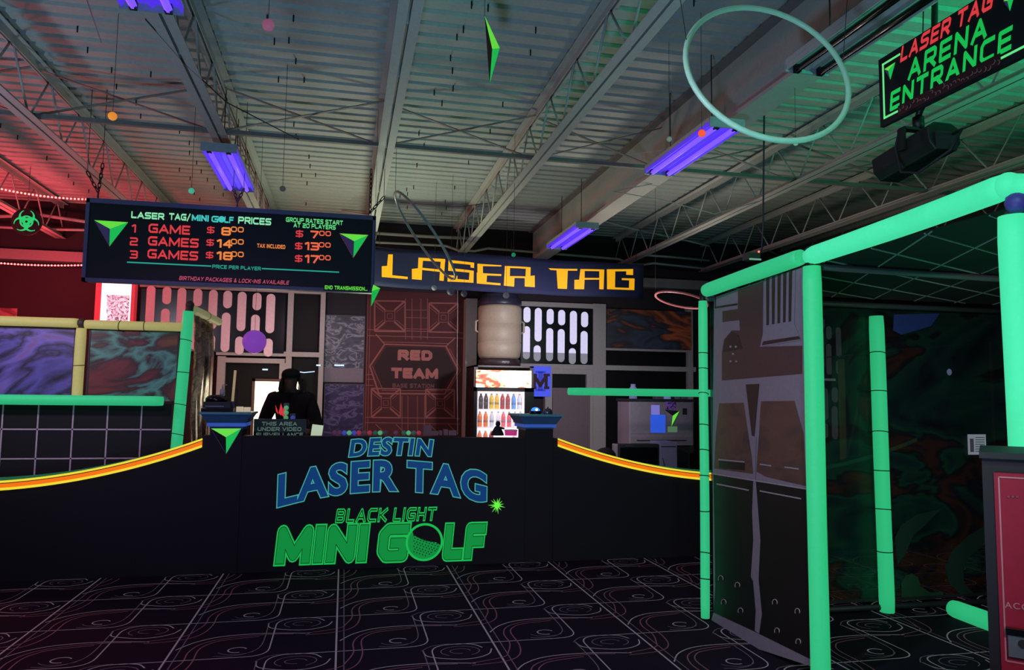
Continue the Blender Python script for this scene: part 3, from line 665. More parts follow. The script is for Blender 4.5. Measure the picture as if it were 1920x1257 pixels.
put('white_green_lettering', MINT, [('LASER', 277, 404.5, 62, 14, HB), ('TAG/', 337, 407, 40, 14, HB), ('PRICES', 477.5, 414.5, 62, 14, HB)])
put('aqua_lettering', fluor('aqua_print', 70, 205, 190, .8, .5), [('MINI', 375.5, 409, 32, 13, dict(t=.26, gap=.1)), ('G', 403, 411, 13, 13, HB), ('LF', 429.5, 412.5, 17, 13, HB)])
disc(MB(), 415.5, 411.5, 6.5, YT).build('golf_ball_print', fluor('aqua_print', 70, 205, 190, .8, .5), t)
RB = dict(t=.22, wide=1.3, gap=.16)
ob = dict(t=.2, wide=1.15, gap=.18); nb = dict(t=.225, wide=1.1, gap=.16)
put('red_lettering', RED, [(a, 251, 428.5+i*24.5, 15 if i else 8, 17, dict(t=.2, wide=1.1)) for i, a in enumerate('123')]+
    [(a, cx, cy, wp, 19, RB) for a, cx, cy, wp in (('GAME', 317.5, 430, 78), ('GAMES', 325, 454, 95), ('GAMES', 324, 478, 95))]+
    [('$', x_, y_, 14, 15, dict(t=.17, wide=1.1)) for x_, y_ in ((395, 431.5), (394, 455), (393, 478.5), (561.5, 438.5), (560, 461.5), (560, 485))])
put('orange_lettering', ORANGE, [('8', 424, 434, 18, 17, nb), ('14', 421, 457, 29, 17, nb), ('18', 421, 480, 30, 17, nb),
    ('OO', 445, 430.5, 24, 11, ob), ('OO', 445, 453.5, 24, 11, ob), ('OO', 445, 477, 24, 11, ob), ('TAX INCLUDED', 508.5, 462, 53, 8, dict(t=.22, wide=.9, gap=.14))])
put('coral_lettering', fluor('coral_print', 250, 108, 72, .8, .5), [('7', 590, 440, 16, 15, nb), ('13', 585, 462, 27, 16, nb), ('17', 585, 486, 27, 16, nb),
    ('OO', 609.5, 438, 22, 10, ob), ('OO', 609, 459.5, 22, 10, ob), ('OO', 609, 483.5, 22, 10, ob)])
SB = dict(t=.22, wide=1.25, gap=.2)
put('green_lettering', fluor('pale_lime_print', 110, 235, 140, .8, .5), [('GROUP RATES START', 589.5, 415, 107, 9, SB), ('AT 20 PLAYERS', 590, 424.5, 79, 9, SB)])
put('teal_small_lettering', TEAL, [('PRICE PER PLAYER', 443.5, 502, 91, 7.5, SB)])
put('pink_lettering', PINKP, [('BIRTHDAY PACKAGES & LOCK-INS AVAILABLE', 439, 526, 207, 8, dict(t=.2, shear=.25, wide=1.05, gap=.2))])
lm = MB(); 
for a, b in (((238,494),(396,500)),((491,502),(636,507))):
    p = PY(*a, YT); q = PY(*b, YT); zz = PY(443, 501.5, YT).z; lm = MB(); lm.box((p.x,YT,zz-.005),(q.x,YT+.002,zz+.005)); lm.build('rule_line', TEAL, t)
emblem(t, (176.5,413), (240,417), (205,462), (207,430), YS-.004, PINKP, VIOL, .006)
emblem(t, (637,438), (690,441), (662.5,483), (664,453), YS-.004, PINKP, VIOL, .006)
# tail plate with END TRANSMISSION, hung from the lower right corner
Yt = YS-.016; a, b, c, d = rectY(607, 535, 692, 546.5, Yt)
MB().box((a,Yt,c),(b,Yt+.004,d)).build('tail_plate', NAVY, t)
mb = MB(); stext(mb, 'END TRANSMISSION...', onY(649, 540.5, 80, 7.5, Yt-.002), t=.22, wide=1.05, gap=.2); mb.build('lime_lettering', LIME, t)
# chains
def chain(p, q, lab, r=.011):
    p = Vector(p); q = Vector(q); d = q-p; L = d.length; d.normalize(); m = MB(); n = max(2, int(L/.036)); ref = d.orthogonal().normalized()
    for i in range(n):
        c = p+d*(L*(i+.5)/n); s = ref if i % 2 else d.cross(ref); h = L/n*.72
        m.tube([c+d*h*math.sin(k*math.pi/5)+s*r*math.cos(k*math.pi/5) for k in range(10)], .0042, 5, closed=True)
    return solo('hanging_chain', m, CHAINM, lab, 'chain', None, 'chains holding the price board')
zc = 2.985
cl = PY(181,388,YS).x; cm_ = PY(444,388,YS).x; cr = PY(694,402,YS).x
for xx, nm in ((cl, 'left end'), (cm_, 'middle')):
    q = solo('chain_eye_bolt', MB().tube([(xx,YS+.02,zc-.005),(xx,YS+.02,zc+.05)], .006, 6), CHAINM, 'small eye bolt on top of the price board, %s' % nm, 'bolt')
ztop = 3.16
chain((cl,YS+.02,zc+.05), (cl-.085,YS+.02,ztop+.03), 'left strand of the chain pair at the left end of the price board')
chain((cl,YS+.02,zc+.05), (cl+.02,YS+.02,ztop+.10), 'right strand of the chain pair at the left end of the price board')
chain((cm_,YS+.02,zc+.05), (cm_-.035,YS+.02,ztop-.02), 'left strand of the chain pair at the middle of the price board')
chain((cm_,YS+.02,zc+.05), (cm_+.045,YS+.02,ztop-.02), 'right strand of the chain pair at the middle of the price board')
chain((cr,YS+.02,zc), (cr,YS+.02,3.38), 'upright chain at the right end of the price board')
chain((cr,YS+.02,zc+.03), (cr+.11,YS+.02,zc+.17), 'short slanting chain at the right end of the price board')
for (xx, zz, nm) in ((cl-.085,ztop+.03,'far left chain'),(cl+.02,ztop+.10,'second chain'),(cm_-.035,ztop-.02,'third chain'),(cm_+.045,ztop-.02,'fourth chain'),(cr+.11,zc+.17,'short slanting chain')):
    wire([(xx,YS+.02,zz),(xx,YS+.02,3.86)], .0025, 'thin steel wire from the roof down to the %s of the board' % nm, CHAINM)
# ================================================================ ARROWHEAD PYRAMIDS ON STRINGS
def arrow(name, A, B, C, M, lab, zt):
    c = (A+B+C)/3; t = thing('hanging_arrow', lab, 'ornament', tuple((A+B+C)/3))
    back = (A-c).cross(B-c).normalized()*.004
    for (p, q), mm, nm in (((A,M,), LIME, ''),): pass
    for pts, mm, nm in (((A,B,M), LIME, 'lime_facet'), ((B,C,M), GREEN, 'green_facet'), ((C,A,M), INK, 'dark_facet')):
        MB().add([*pts, *[p+(c-p)*.04+Vector((0,.006,0)) for p in pts]], [(0,1,2),(5,4,3),(0,3,4,1),(1,4,5,2),(2,5,3,0)]).build(nm, mm, t)
    MB().add([A, B, C], [(0,2,1)]).build('back_plate', INK, t)
    if zt: MB().tube([A+Vector((0,.004,0)), (A.x,A.y+.004,zt)], .0015, 4).build('string', CHAR, t)
d = 3.9
A = PY(909,30,d); C = PY(918,157,d); B = PY(937,90,d-.05); M = PY(923,92,d-.2)
arrow('a', A, B, C, M, 'green arrowhead pyramid hanging from the roof near the top of the photo', 3.86)
d = 6.02
A = PY(700,534,d); B = PY(713,541,d-.02); C = PY(696,575,d); M = PY(697,546,d-.1)
arrow('b', A, B, C, M, 'small green arrowhead pyramid hanging at the lower right corner of the price board', 3.86)
# ================================================================ LASER TAG CLOTH BANNER
YB = 8.6
bt = thing('cloth_banner', 'navy cloth banner with yellow letters LASER TAG hung across the back', 'banner', tuple(PY(955,560,YB)))
def wob(x, z): return .03*math.sin(x*3.1)+.018*math.sin(x*7+z*3)
nx, nz = 50, 8; m = MB(); V = []
for j in range(nz+1):
    for i in range(nx+1):
        u = i/nx; v = j/nz; px = 690+(1205-690)*u; yt = 461+(497-461)*u+5*math.sin(u*math.pi)*.3; yb = 534+26*u**.75
        p = PY(px, yb+(yt-yb)*v, YB); p.y += wob(p.x, p.z); V.append(p)
m.add(V, [(j*(nx+1)+i, j*(nx+1)+i+1, (j+1)*(nx+1)+i+1, (j+1)*(nx+1)+i) for j in range(nz) for i in range(nx)])
m.smooth = True; m.sm = [True]*len(m.f)
NAVYC = mat('navy_cloth', rgb(27,32,66), .8, bump=.2, bscale=300)
cl_ = m.build('cloth', NAVYC, bt)
sm = cl_.modifiers.new('thick', 'SOLIDIFY'); sm.thickness = .006; sm.offset = -1
za = lambda x, y: (680+x/5.714, 340+y/5.714); zb = lambda x, y: (800+x/3.55, 370+y/3.55)
L5 = [[(275,780),(325,780),(318,1005),(485,1020),(485,1046),(205,1026),(205,910),(262,905)]]
A5 = [[(530,935),(640,925),(635,1055),(530,1045)],[(600,815),(650,820),(640,932),(595,932)],[(600,815),(880,840),(880,872),(600,845)],[(835,840),(880,840),(865,1072),(820,1066)],[(640,925),(830,950),(830,975),(640,948)]]
S5 = [[(915,850),(1190,878),(1190,905),(915,880)],[(915,850),(965,855),(960,960),(912,955)],[(912,935),(1185,965),(1185,990),(912,965)],[(1140,965),(1185,970),(1180,1095),(1130,1090)],[(905,1045),(1180,1070),(1180,1095),(905,1080)],[(905,1010),(1010,1020),(1005,1085),(905,1078)],[(1150,875),(1190,878),(1188,935),(1150,930)]]
E3 = [[(335,445),(372,450),(372,510),(335,508)],[(330,505),(400,512),(395,582),(330,577)],[(335,445),(495,455),(495,463),(335,460)],[(370,508),(495,514),(495,526),(370,522)],[(330,562),(490,574),(490,588),(330,577)]]
R3 = [[(518,460),(552,462),(550,590),(512,585)],[(515,525),(582,532),(580,597),(512,590)],[(518,460),(690,468),(690,480),(518,472)],[(658,468),(690,468),(688,530),(655,528)],[(550,527),(690,530),(690,542),(550,539)],[(650,530),(718,522),(718,600),(650,596)]]
T3 = [[(815,470),(1005,476),(1005,488),(830,482)],[(870,480),(945,484),(940,608),(878,606)]]
A3 = [[(1025,478),(1175,484),(1175,496),(1025,490)],[(1025,478),(1052,480),(1052,550),(1018,548)],[(988,548),(1052,548),(1050,612),(988,610)],[(1145,484),(1178,484),(1172,616),(1145,614)],[(1045,537),(1150,540),(1150,551),(1045,549)]]
G3 = [[(1195,485),(1252,485),(1247,615),(1195,612)],[(1195,482),(1370,480),(1370,494),(1195,496)],[(1325,482),(1370,480),(1370,520),(1325,518)],[(1195,602),(1378,607),(1378,620),(1195,615)],[(1345,545),(1380,545),(1378,620),(1342,616)],[(1295,541),(1378,543),(1378,556),(1295,553)]]
for let, fz in ((L5,za),(A5,za),(S5,za),(E3,zb),(R3,zb),(T3,zb),(A3,zb),(G3,zb)):
    m = MB()
    for poly in let:
        # finely cut so that letters follow the cloth's folds
        if len(poly) == 4:
            g = 5; P = [[None]*(g+1) for _ in range(g+1)]; vs = []
            for i in range(g+1):
                for j in range(g+1):
                    u = i/g; v = j/g
                    x = (poly[0][0]*(1-u)+poly[1][0]*u)*(1-v)+(poly[3][0]*(1-u)+poly[2][0]*u)*v; y = (poly[0][1]*(1-u)+poly[1][1]*u)*(1-v)+(poly[3][1]*(1-u)+poly[2][1]*u)*v
                    p = PY(*fz(x, y), YB); p.y += wob(p.x, p.z)-.009; vs.append(p)
            m.add(vs, [(i*(g+1)+j, (i+1)*(g+1)+j, (i+1)*(g+1)+j+1, i*(g+1)+j+1) for i in range(g) for j in range(g)])
        else:
            vs = [PY(*fz(*q), YB) for q in poly]
            for p in vs: p.y += wob(p.x, p.z)-.009
            m.add(vs, [list(range(len(vs)))])
    m.build('yellow_letter', AMBER, bt)
for px in (712, 960, 1195): MB().tube([PY(px, 464+(px-705)*.07, YB)+Vector((0,.03,0)), PY(px, 430+(px-705)*.07, YB)+Vector((0,.03,0))], .004, 5).build('tie_cord', CHAR, bt)
# ================================================================ HOOPS
def hoop(pts, r, m, lab, strings=()):
    t = MB(); t.tube(pts, r, 8, closed=True); o = solo('hula_hoop', t, m, lab, 'hoop')
    for i, s in enumerate(strings): MB().tube(s, .0018, 4).build('string', CHAR, o)
    return o
def ellipse_ring(cx, cy, a, b, ang, depth, sgn, n=56):
    """a round hoop whose outline in the photo is that ellipse: true circle tilted in space"""
    v = ray(cx, cy); C = EYE+v*depth; k = depth/F_; R = a*k; tl = math.acos(min(1, b/a))
    ex = (CM @ Vector((1,0,0))); ey = (CM @ Vector((0,-1,0))); ca = math.cos(ang); sa = math.sin(ang); e1 = ex*ca+ey*sa; e2 = ex*-sa+ey*ca
    vd = v.normalized(); e2 = e2*math.cos(tl)+vd*math.sin(tl)*sgn
    return [C+e1*R*math.cos(2*math.pi*i/n)+e2*R*math.sin(2*math.pi*i/n) for i in range(n)]
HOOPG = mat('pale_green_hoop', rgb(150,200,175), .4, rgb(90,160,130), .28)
pts = ellipse_ring(1442, 132, 161, 113, math.radians(27), 2.95, -1)
hoop(pts, .0112, HOOPG, 'big pale green hoop hanging flat under the roof at the upper right', [[pts[26], (pts[26].x-.15, pts[26].y, 3.86)], [pts[50], (pts[50].x+.1, pts[50].y, 3.86)]])
pts = ellipse_ring(1278, 563, 50, 13, math.radians(11), 8.0, 1)
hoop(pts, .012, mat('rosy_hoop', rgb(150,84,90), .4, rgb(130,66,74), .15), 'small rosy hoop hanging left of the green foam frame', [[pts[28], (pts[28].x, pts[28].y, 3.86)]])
pts = ellipse_ring(796, 442, 98, 17, math.radians(56), 6.4, 1)
hoop(pts, .011, mat('grey_hoop', rgb(150,155,150), .3), 'grey hoop seen nearly edge-on in front of the yellow letters', [[pts[28], (pts[28].x, pts[28].y, 3.86)]])
# ================================================================ HANGING BALLS
def hb(px, py, z, rp, col, lab, es=.5):
    m = fluor('ball_%d_%d_%d' % col, *col, es, .8)
    c = PZ(px, py, z); d = (c-EYE).dot(CM @ Vector((0,0,-1))); r = rp*d/F_
    t = thing('hanging_ball', lab, 'ball', c)
    MB().ball(c, r, 18).build('ball', m, t)
    MB().tube([c+Vector((0,0,r*.95)), (c.x, c.y, 3.86)], .0015, 4).build('string', CHAR, t)
hb(503, 47, 3.45, 11, (165,95,125), 'dusky pink ball high under the roof, left of the green arrow')
hb(211, 218, 3.2, 8, (225,135,45), 'orange ball hanging in the left roof bay', .9)
hb(359, 358, 2.85, 5.5, (85,200,165), 'small mint ball just above the price board, left of the violet light')
hb(530, 354, 2.95, 5.5, (88,82,84), 'small grey ball just above the price board, right of the violet light', .3)
hb(963, 478, 2.75, 4, (25,150,100), 'tiny green ball in front of the banner between E and T')
hb(1316, 250, 3.1, 7, (245,80,35), 'orange-red ball at the left edge of the violet light under the hoop', .9)
hb(1255, 261, 3.2, 5, (130,155,140), 'small pale ball left of the violet light under the hoop', .3)
hb(1492, 269, 3.05, 4.5, (130,190,165), 'tiny mint ball just below the big green hoop', .4)
hb(814, 540, 2.68, 5, (120,125,130), 'pale ball hanging at the lower left edge of the yellow-lettered banner', .25)
hb(845, 547, 2.6, 7, (70,72,88), 'dim grey ball standing for a bulb highlight below the letter S of the banner', .25)  # a bulb's highlight modelled as a grey ball
hb(870, 551, 2.6, 6, (60,62,78), 'dim grey ball standing for a bulb highlight, right of the one below S', .25)  # second bulb highlight, also modelled as a ball
hb(949, 554, 2.58, 6, (105,108,120), 'pale grey ball hanging above the beige drinks barrel', .25)
hb(477, 641, 1.97, 22, (140,70,185), 'big purple ball hanging in front of the left light-slot panel', .6)
# ================================================================ RIGHT: GREEN FOAM FRAME
TIE = mat('black_tie', rgb(8,10,10), .5)
XF = 2.46
def foam(parent, name, p, q, r, m, sag=0, rings=0, caps=True, ties=()):
    p = Vector(p); q = Vector(q); N = 24; pts = []; rs = []
    off = random.random()*6
    for i in range(N+1):
        u = i/N; c = p.lerp(q, u); c = c+Vector((math.sin(u*7+off)*.002, math.cos(u*5+off)*.002, -sag*4*u*(1-u)))
        k = r*(1+.012*math.sin(u*9+off))
        if caps and i in (0, N): k *= .93
        pts.append(c); rs.append(k)
    o = MB().tube(pts, rs, 16).build(name, m, parent)
    for u in ties:
        c = p.lerp(q, u); d = (q-p).normalized(); x = d.orthogonal().normalized(); y = d.cross(x); tl = random.uniform(-.012, .012)
        MB().tube([c+(x*math.cos(k*math.pi/8)+y*math.sin(k*math.pi/8))*(r*1.05)+d*tl*math.cos(k*math.pi/8) for k in range(16)], .0035, 5, closed=True).build('tie', TIE, o)
    return o
L1 = PX(1324,545,2.42); L2 = PX(1502,482,2.46); R1 = PX(1519,481,2.46); R2 = PX(1888,349,2.40)
Lb = PZ(1323,1165,0); Bb = PZ(1663,1148,0)
ft = thing('foam_pipe_gate', 'tall entrance gate of glowing green foam-padded posts and rails', 'gate', (2.46, 3.6, 0))
foam(ft, 'rail', L1, L2, .047, FOAM, 0); foam(ft, 'rail', R1, R2, .051, FOAMB, .006)
yF = PX(1522,500,XF).y; yR = R2.y
foam(ft, 'post', (Lb.x,Lb.y,.02), (Lb.x+.0,Lb.y,2.19), .031, FOAM, ties=(.12,.2,.33,.44,.52,.6,.7,.78,.83))
foam(ft, 'post', (XF,yF,0), (XF,yF,L2.z-.07), .05, FOAM, ties=())
foam(ft, 'post', (2.42,yR-.02,0), (2.40,yR-.02,R2.z-.12), .052, FOAMB, ties=())
foam(ft, 'post', (Bb.x,Bb.y,0), (Bb.x-.02,Bb.y,2.13), .052, FOAM, ties=(.2,.34,.47,.6,.74,.87))
m = MB()
for c in ((XF,yF,L2.z-.0),): m.ball(c, .045, 12)
m.tube([(XF,yF,L2.z-.1),(XF,yF,L2.z)], .03, 10); m.build('corner_joint', TIE, ft)
cj = MB(); cj.ball((2.41,yR-.03,R2.z-.07), .042, 12); cj.build('corner_joint', mat('violet_joint', rgb(80,62,150), .5), ft)
el = MB(); el.ball(R2+Vector((0,-.005,-.001)), .0505, 20); el.tube([R2+Vector((.0,-.01,-.002)), R2+Vector((.03,-.05,-.012)), R2+Vector((.3,-.08,-.02))], .046, 16); el.build('rail_elbow', FOAMB, ft)
MB().tube([(Lb.x,Lb.y,2.15),(Lb.x+.0,Lb.y,L1.z)], .022, 8).build('corner_joint', TIE, ft)
GREYP = mat('grey_pipe', rgb(70,72,72), .5)
MB().tube([(XF,yF+.03,2.235),(5.4,yF+.15,2.235)], .02, 8).build('roof_pipe', GREYP, ft)
MB().tube([(Lb.x,Lb.y,2.21),(5.6,Lb.y-.02,2.21)], .02, 8).build('roof_pipe', GREYP, ft)
MB().tube([(Lb.x+.05,Lb.y,.03),(6,Bb.y-.0,.03)], .022, 8).build('floor_pipe', CHAR, ft)
MB().tube([(2.40,yR,2.2),(5.4,yR,2.2)], .02, 8).build('roof_pipe', GREYP, ft)
# dark netting roof with pale cords
nt_ = thing('net_roof', 'dark netting roof with pale crossing cords inside the green frame', 'net', (4.0, 3.5, 2.26))
MB().box((2.52,yR+.05,2.262),(5.6,Lb.y,2.266)).build('mesh_sheet', mat('dark_mesh', rgb(14,14,16), .9), nt_)
a = PZ(1711,435,2.25); b = PZ(1881,483,2.25); c = PZ(1617,522,2.25); d = PZ(1654,498,2.25)
CORD = mat('pale_cord', rgb(150,150,145), .8)
def clip(p, dr, X0, X1, Y0, Y1):
    t0, t1 = -20, 20
    for o, v, lo, hi in ((p.x, dr.x, X0, X1), (p.y, dr.y, Y0, Y1)):
        if abs(v) < 1e-6: continue
        u0, u1 = sorted(((lo-o)/v, (hi-o)/v)); t0 = max(t0, u0); t1 = min(t1, u1)
    return (p+dr*t0, p+dr*t1) if t1 > t0+.05 else None
for e1, e2 in (((b-a).normalized(), a), ((d-c).normalized(), c)):
    nrm = Vector((-e1.y, e1.x, 0))
    for k in range(-9, 10):
        s = clip(e2+nrm*k*.32, e1, 2.53, 5.55, yR+.06, Lb.y-.02)
        if s: MB().bar(s[0]+Vector((0,0,.008)), s[1]+Vector((0,0,.008)), .006, .006).build('cord', CORD, nt_)
# printed hanging panel between the two left posts
PXN = 2.46
XP = (Lb.x+XF)/2+.0
pt = thing('printed_panel', 'tall grey and brown printed vinyl panel hung between two green posts', 'panel', (XP+.03, (Lb.y+yF)/2, .02))
PG = mat('panel_grey', rgb(116,112,124), .6); PBR = mat('panel_brown', rgb(66,50,50), .6); PBD = mat('panel_dark_brown', rgb(44,33,34), .6); PK = mat('panel_black', rgb(17,15,18), .5); PL = mat('panel_pale_line', rgb(140,134,140), .6)
PRUST = nebula('panel_rust', [(.3,(48,37,39)),(.5,(78,57,47)),(.7,(54,42,44))], 3, 1, .6)
XQ = XP+.04
def q7(x, y): return (1300+x/2.994, 420+y/2.994)
def q8(x, y): return (1300+x*.5702, 540+y*.5702)
def pan(poly, lift): return [PX(*p, XQ-lift) for p in poly]
outer = [(1339,558),(1507,500),(1514,800),(1520,1250),(1325,1186),(1338,1150),(1336,850)]
m = MB(); P = pan(outer, 0); m.prism(P, (.008,0,0)); m.build('vinyl_sheet', PG, pt)
def printed(name, m, polys, lift):
    for p in polys: MB().prism(pan(p, lift), (.001,0,0)).build(name, m, pt)
T7 = lambda L: [q7(*p) for p in L]
T8 = lambda L: [q8(*p) for p in L]
printed('brown_print', PBR, [T7([(250,372),(392,326),(388,690),(610,684),(610,842),(160,880),(160,720),(172,650),(215,598),(262,600),(258,540),(163,552),(163,490),(250,478)])], .002)
printed('dome_print', PBD, [T7([(165,720),(178,650),(215,605),(252,625),(275,700)])], .004)
printed('vent_print', PG, [T7([(400,308),(572,258),(566,560),(604,652),(374,692),(396,590)])], .004)
printed('vent_slots', PBD, [T7([(408+i*32,306-i*9.5),(426+i*32,301-i*9.5),(424+i*31,566-i*5),(410+i*31,570-i*5)]) for i in range(5)]+[T7([(384,682),(600,646),(590,630),(392,660)])], .006)
printed('rivets', PL, [T7([(x-5,y-5),(x+5,y-5),(x+5,y+5),(x-5,y+5)]) for x, y in ((208,690),(238,690),(222,730),(208,772),(240,772))], .006)
printed('rust_print', PRUST, [T8([(85,380),(165,378),(192,560),(196,612),(68,594),(74,480)]), T8([(222,373),(332,372),(362,480),(370,652),(240,622),(207,604),(216,480)])], .002)
printed('dark_print', PBD, [T8([(172,318),(216,316),(200,488),(192,486)])], .004)
printed('black_print', PK, [T8([(66,612),(200,634),(370,662),(386,1222),(200,1130),(66,1068),(72,980)])], .003)
printed('ribbon_print', PG, [T8([(194,490),(206,490),(203,640),(198,640)]), T8([(197,632),(205,634),(213,740),(220,830),(214,960),(196,965),(189,950),(197,830),(193,740)]), T8([(196,960),(214,958),(225,1075),(216,1138),(202,1128),(205,1062)])], .005)
printed('line_print', PL, [T8([(x0,y0-2.2),(x1,y1-2.2),(x1,y1+2.2),(x0,y0+2.2)]) for x0,y0,x1,y1 in ((82,565,168,573),(66,612,372,662),(76,645,182,666),(218,580,256,586),(300,590,346,596),(218,668,354,694))], .006)
printed('black_line_print', PK, [T7([(120,405),(124,405),(124,472),(120,472)]), T7([(120,466),(246,446),(246,455),(120,475)]), T8([(84,562),(168,570),(168,600),(84,592)])], .005)
ey = MB(); ey.smooth = True
for x, y in ((100,1036),(155,1064),(145,980),(90,958),(268,1036),(342,1066),(275,1130),(345,1166)):
    ey.tube([PX(*q8(x+8*math.cos(k*math.pi/6), y-11*math.sin(k*math.pi/6)), XQ-.006) for k in range(-1, 8)], .003, 5)
ey.build('eyelet', PL, pt)
# clear printed vinyl sheet at the back of the frame
neb = nebula('clear_nebula_vinyl', [(.30,(14,14,22)),(.42,(18,46,44)),(.48,(26,60,44)),(.52,(18,16,26)),(.60,(74,34,20)),(.66,(22,18,34)),(.75,(30,62,50))], .75, 2.2, .35, .55, 3.1)
vs = thing('vinyl_screen', 'see-through vinyl screen printed with dark space clouds, behind the rear post', 'screen', (4.2, Bb.y+.09, 0))
MB().box((Lb.x+.08,Bb.y+.08,.07),(6.6,Bb.y+.086,2.19)).build('vinyl_sheet', neb, vs)
MB().box((Lb.x+.08,Bb.y+.075,.055),(6.6,Bb.y+.091,.075)).build('hem', CHAR, vs)
# green arc prints at the bottom of the vinyl
GP = mat('green_cloud_print', rgb(34,66,46), .6)
def blob(pts, name, m, parent, Y):
    k = MB(); k.prism([PY(*p, Y) for p in pts], (0,.002,0)); return k.build(name, m, parent)
YV = Bb.y+.076
blob([(1691,1128),(1690,1095),(1698,1080),(1710,1076),(1722,1084),(1726,1100),(1745,1112),(1768,1110),(1770,1122)], 'cloud_print', GP, vs, YV)
GP2 = mat('dim_green_cloud_print', rgb(24,46,38), .6)
blob([(1850,985),(1815,1005),(1785,1035),(1772,1065),(1780,1095),(1800,1115),(1830,1118),(1808,1095),(1806,1065),(1822,1040),(1850,1020)], 'cloud_print', GP2, vs, YV)
blob([(1683,1060),(1678,1010),(1690,985),(1720,965),(1765,955),(1735,985),(1712,1005),(1698,1040)], 'cloud_print', GP2, vs, YV)
blob([(1675,620),(1676,590),(1762,588),(1745,612),(1690,628)], 'cloud_print', mat('blue_cloud_print', rgb(50,62,130), .6), vs, YV)
# fallen foam tube on the floor
t = MB(); p = PZ(1787,1141,.06); q = PZ(1960,1205,.06); f2 = thing('foam_tube', 'loose green foam tube lying on the carpet behind the red machine', 'foam tube', (p+q)/2-Vector((0,0,.06)))
foam(f2, 'sleeve', p, q, .06, FOAM); MB().tube([p-(q-p).normalized()*.004, p+(q-p).normalized()*.02], .02, 10).build('core_hole', TIE, f2)
# ================================================================ ARENA SIGN
XA = 2.4
pa = PX(1647,113,XA); pb = PX(1649,240,XA)
zt, zb_ = pa.z, pb.z; ya = pa.y; yb = ya-.95
at = thing('arena_sign', 'black hanging sign reading LASER TAG ARENA ENTRANCE at the top right', 'sign', (XA, (ya+yb)/2, zb_))
MB().box((XA,yb,zb_),(XA+.02,ya,zt)).build('board', INK, at)
def xtext(name, m, s, px0, px1, f0, f1, **kw):
    """one line of the sign: starts and ends at these photo spots, fills the height fractions f0..f1 from the top"""
    y0, y1 = PX(*px0, XA).y, PX(*px1, XA).y; h = zt-zb_
    mb = MB(); stext(mb, s, lambda u, v: Vector((XA-.003, y0+(y1-y0)*u, zt-h*(f1+(f0-f1)*v))), **kw); mb.build(name, m, at)
xtext('red_lettering', RED, 'LASER TAG', (1688,113), (1868,14), .02, .235, t=.22, shear=.35, gap=.22, wide=1.0, wsp=.5)
xtext('green_lettering', GREEN, 'ARENA', (1703,151), (1856,66), .275, .55, t=.215, shear=.2, gap=.24)
xtext('green_lettering', GREEN, 'ENTRANCE', (1669,209), (1902,84), .575, .85, t=.215, shear=.18, gap=.24)
ln = MB(); lw = .009; yl0 = ya-.025; yl1 = yb+.025; zl = zb_+.03; zh = zt-.03; XL = XA-.002
yy = lambda px, py: PX(px, py, XA).y
for a, b in (((yl0-lw,zl),(yl0,zh)),((yy(1688,102),zh-lw),(yl0,zh)),((yy(1685,213),zl),(yl0,zl+lw)),((yl1,zl),(yy(1877,112),zl+lw)),((yl1,zl),(yl1+lw,zh))): ln.box((XL,a[0],a[1]),(XL+.002,b[0],b[1]))
ln.build('border_line', fluor('pale_lime_print', 110, 235, 140, .8, .5), at)
def xemblem(A, B, C, M):
    A, B, C, M = [PX(*p, XA-.003) for p in (A,B,C,M)]; M = M+Vector((-.008,0,0))
    for pts, mm, nm in (((A,B,M), LIME, 'lime_facet'), ((B,C,M), GREEN, 'green_facet'), ((C,A,M), VIOL, 'dark_facet')):
        MB().add([*pts]+[p+Vector((.002,0,0)) for p in pts], [(0,1,2),(3,5,4),(0,3,4,1),(1,4,5,2),(2,5,3,0)]).build(nm, mm, at)
xemblem((1658,130),(1678,117),(1669,149),(1668,133)); xemblem((1881,2),(1903,-14),(1893,20),(1892,2))
# dark red fringe strip of paper bats along the lower edge
m = MB(); a = PX(1684,221,XA-.005); b = PX(1876,118,XA-.005); m.box((XA-.005,a.y,zb_+.008),(XA-.003,b.y,zb_+.055)); m.build('red_strip', mat('dark_red_strip', rgb(62,14,20), .8), at)
m = MB()
for i in range(26):
    y = a.y+(b.y-a.y)*(i+.5)/26; z = zb_+.03+random.uniform(-.012, .012); k = random.uniform(.006, .012); t0 = random.uniform(0, 3)
    m.tube([(XA-.007, y+k*math.cos(t0+q), z+k*math.sin(t0+q)) for q in (0, 1, 2, 3)], .0016, 4)
m.build('curl_marks', mat('pale_pink_mark', rgb(170,120,120), .7), at)
for y in (ya-.1, yb+.12): MB().tube([(XA+.01,y,zt),(XA+.16,y,3.2),(XA+.2,y,3.86)], .003, 5).build('hanger_wire', CHAR, at)
# ================================================================ STAGE LIGHT
c = PX(1712,290,2.5); ys0 = c.y
sl = thing('stage_light', 'black boxy stage light on a bracket under the arena sign', 'light', c)
BLK = mat('black_speckled_metal', rgb(17,17,18), .5, bump=.15, bscale=200)
yn, yf = PX(1772,255,2.5).y, PX(1662,306,2.5).y
cs = [(a*.84,b*.84) for a,b in ((-.06,-.075),(.06,-.075),(.095,-.03),(.095,.05),(.05,.08),(-.05,.08),(-.095,.05),(-.095,-.03))]
tilt = -.12
def SLP(x, y, z): v = Vector((x, y-(yn+yf)/2, z)); v = Matrix.Rotation(tilt, 3, 'X') @ v; return Vector((c.x, (yn+yf)/2, c.z))+v
m = MB(); P = [SLP(x, yf, z) for x, z in cs]; d = SLP(0, yn, 0)-SLP(0, yf, 0); m.prism(P, d); bd = m.build('housing', BLK, sl); bv = bd.modifiers.new('b', 'BEVEL'); bv.width = .006; bv.segments = 2
MB().tube([SLP(0,yf,.0),SLP(0,yf+.035,.0)], .032, 14).build('lens_barrel', INKG, sl)
MB().box((c.x-.05,yn-.012,c.z-.04),(c.x+.05,yn,c.z+.04)).build('rear_plate', CHAR, sl)
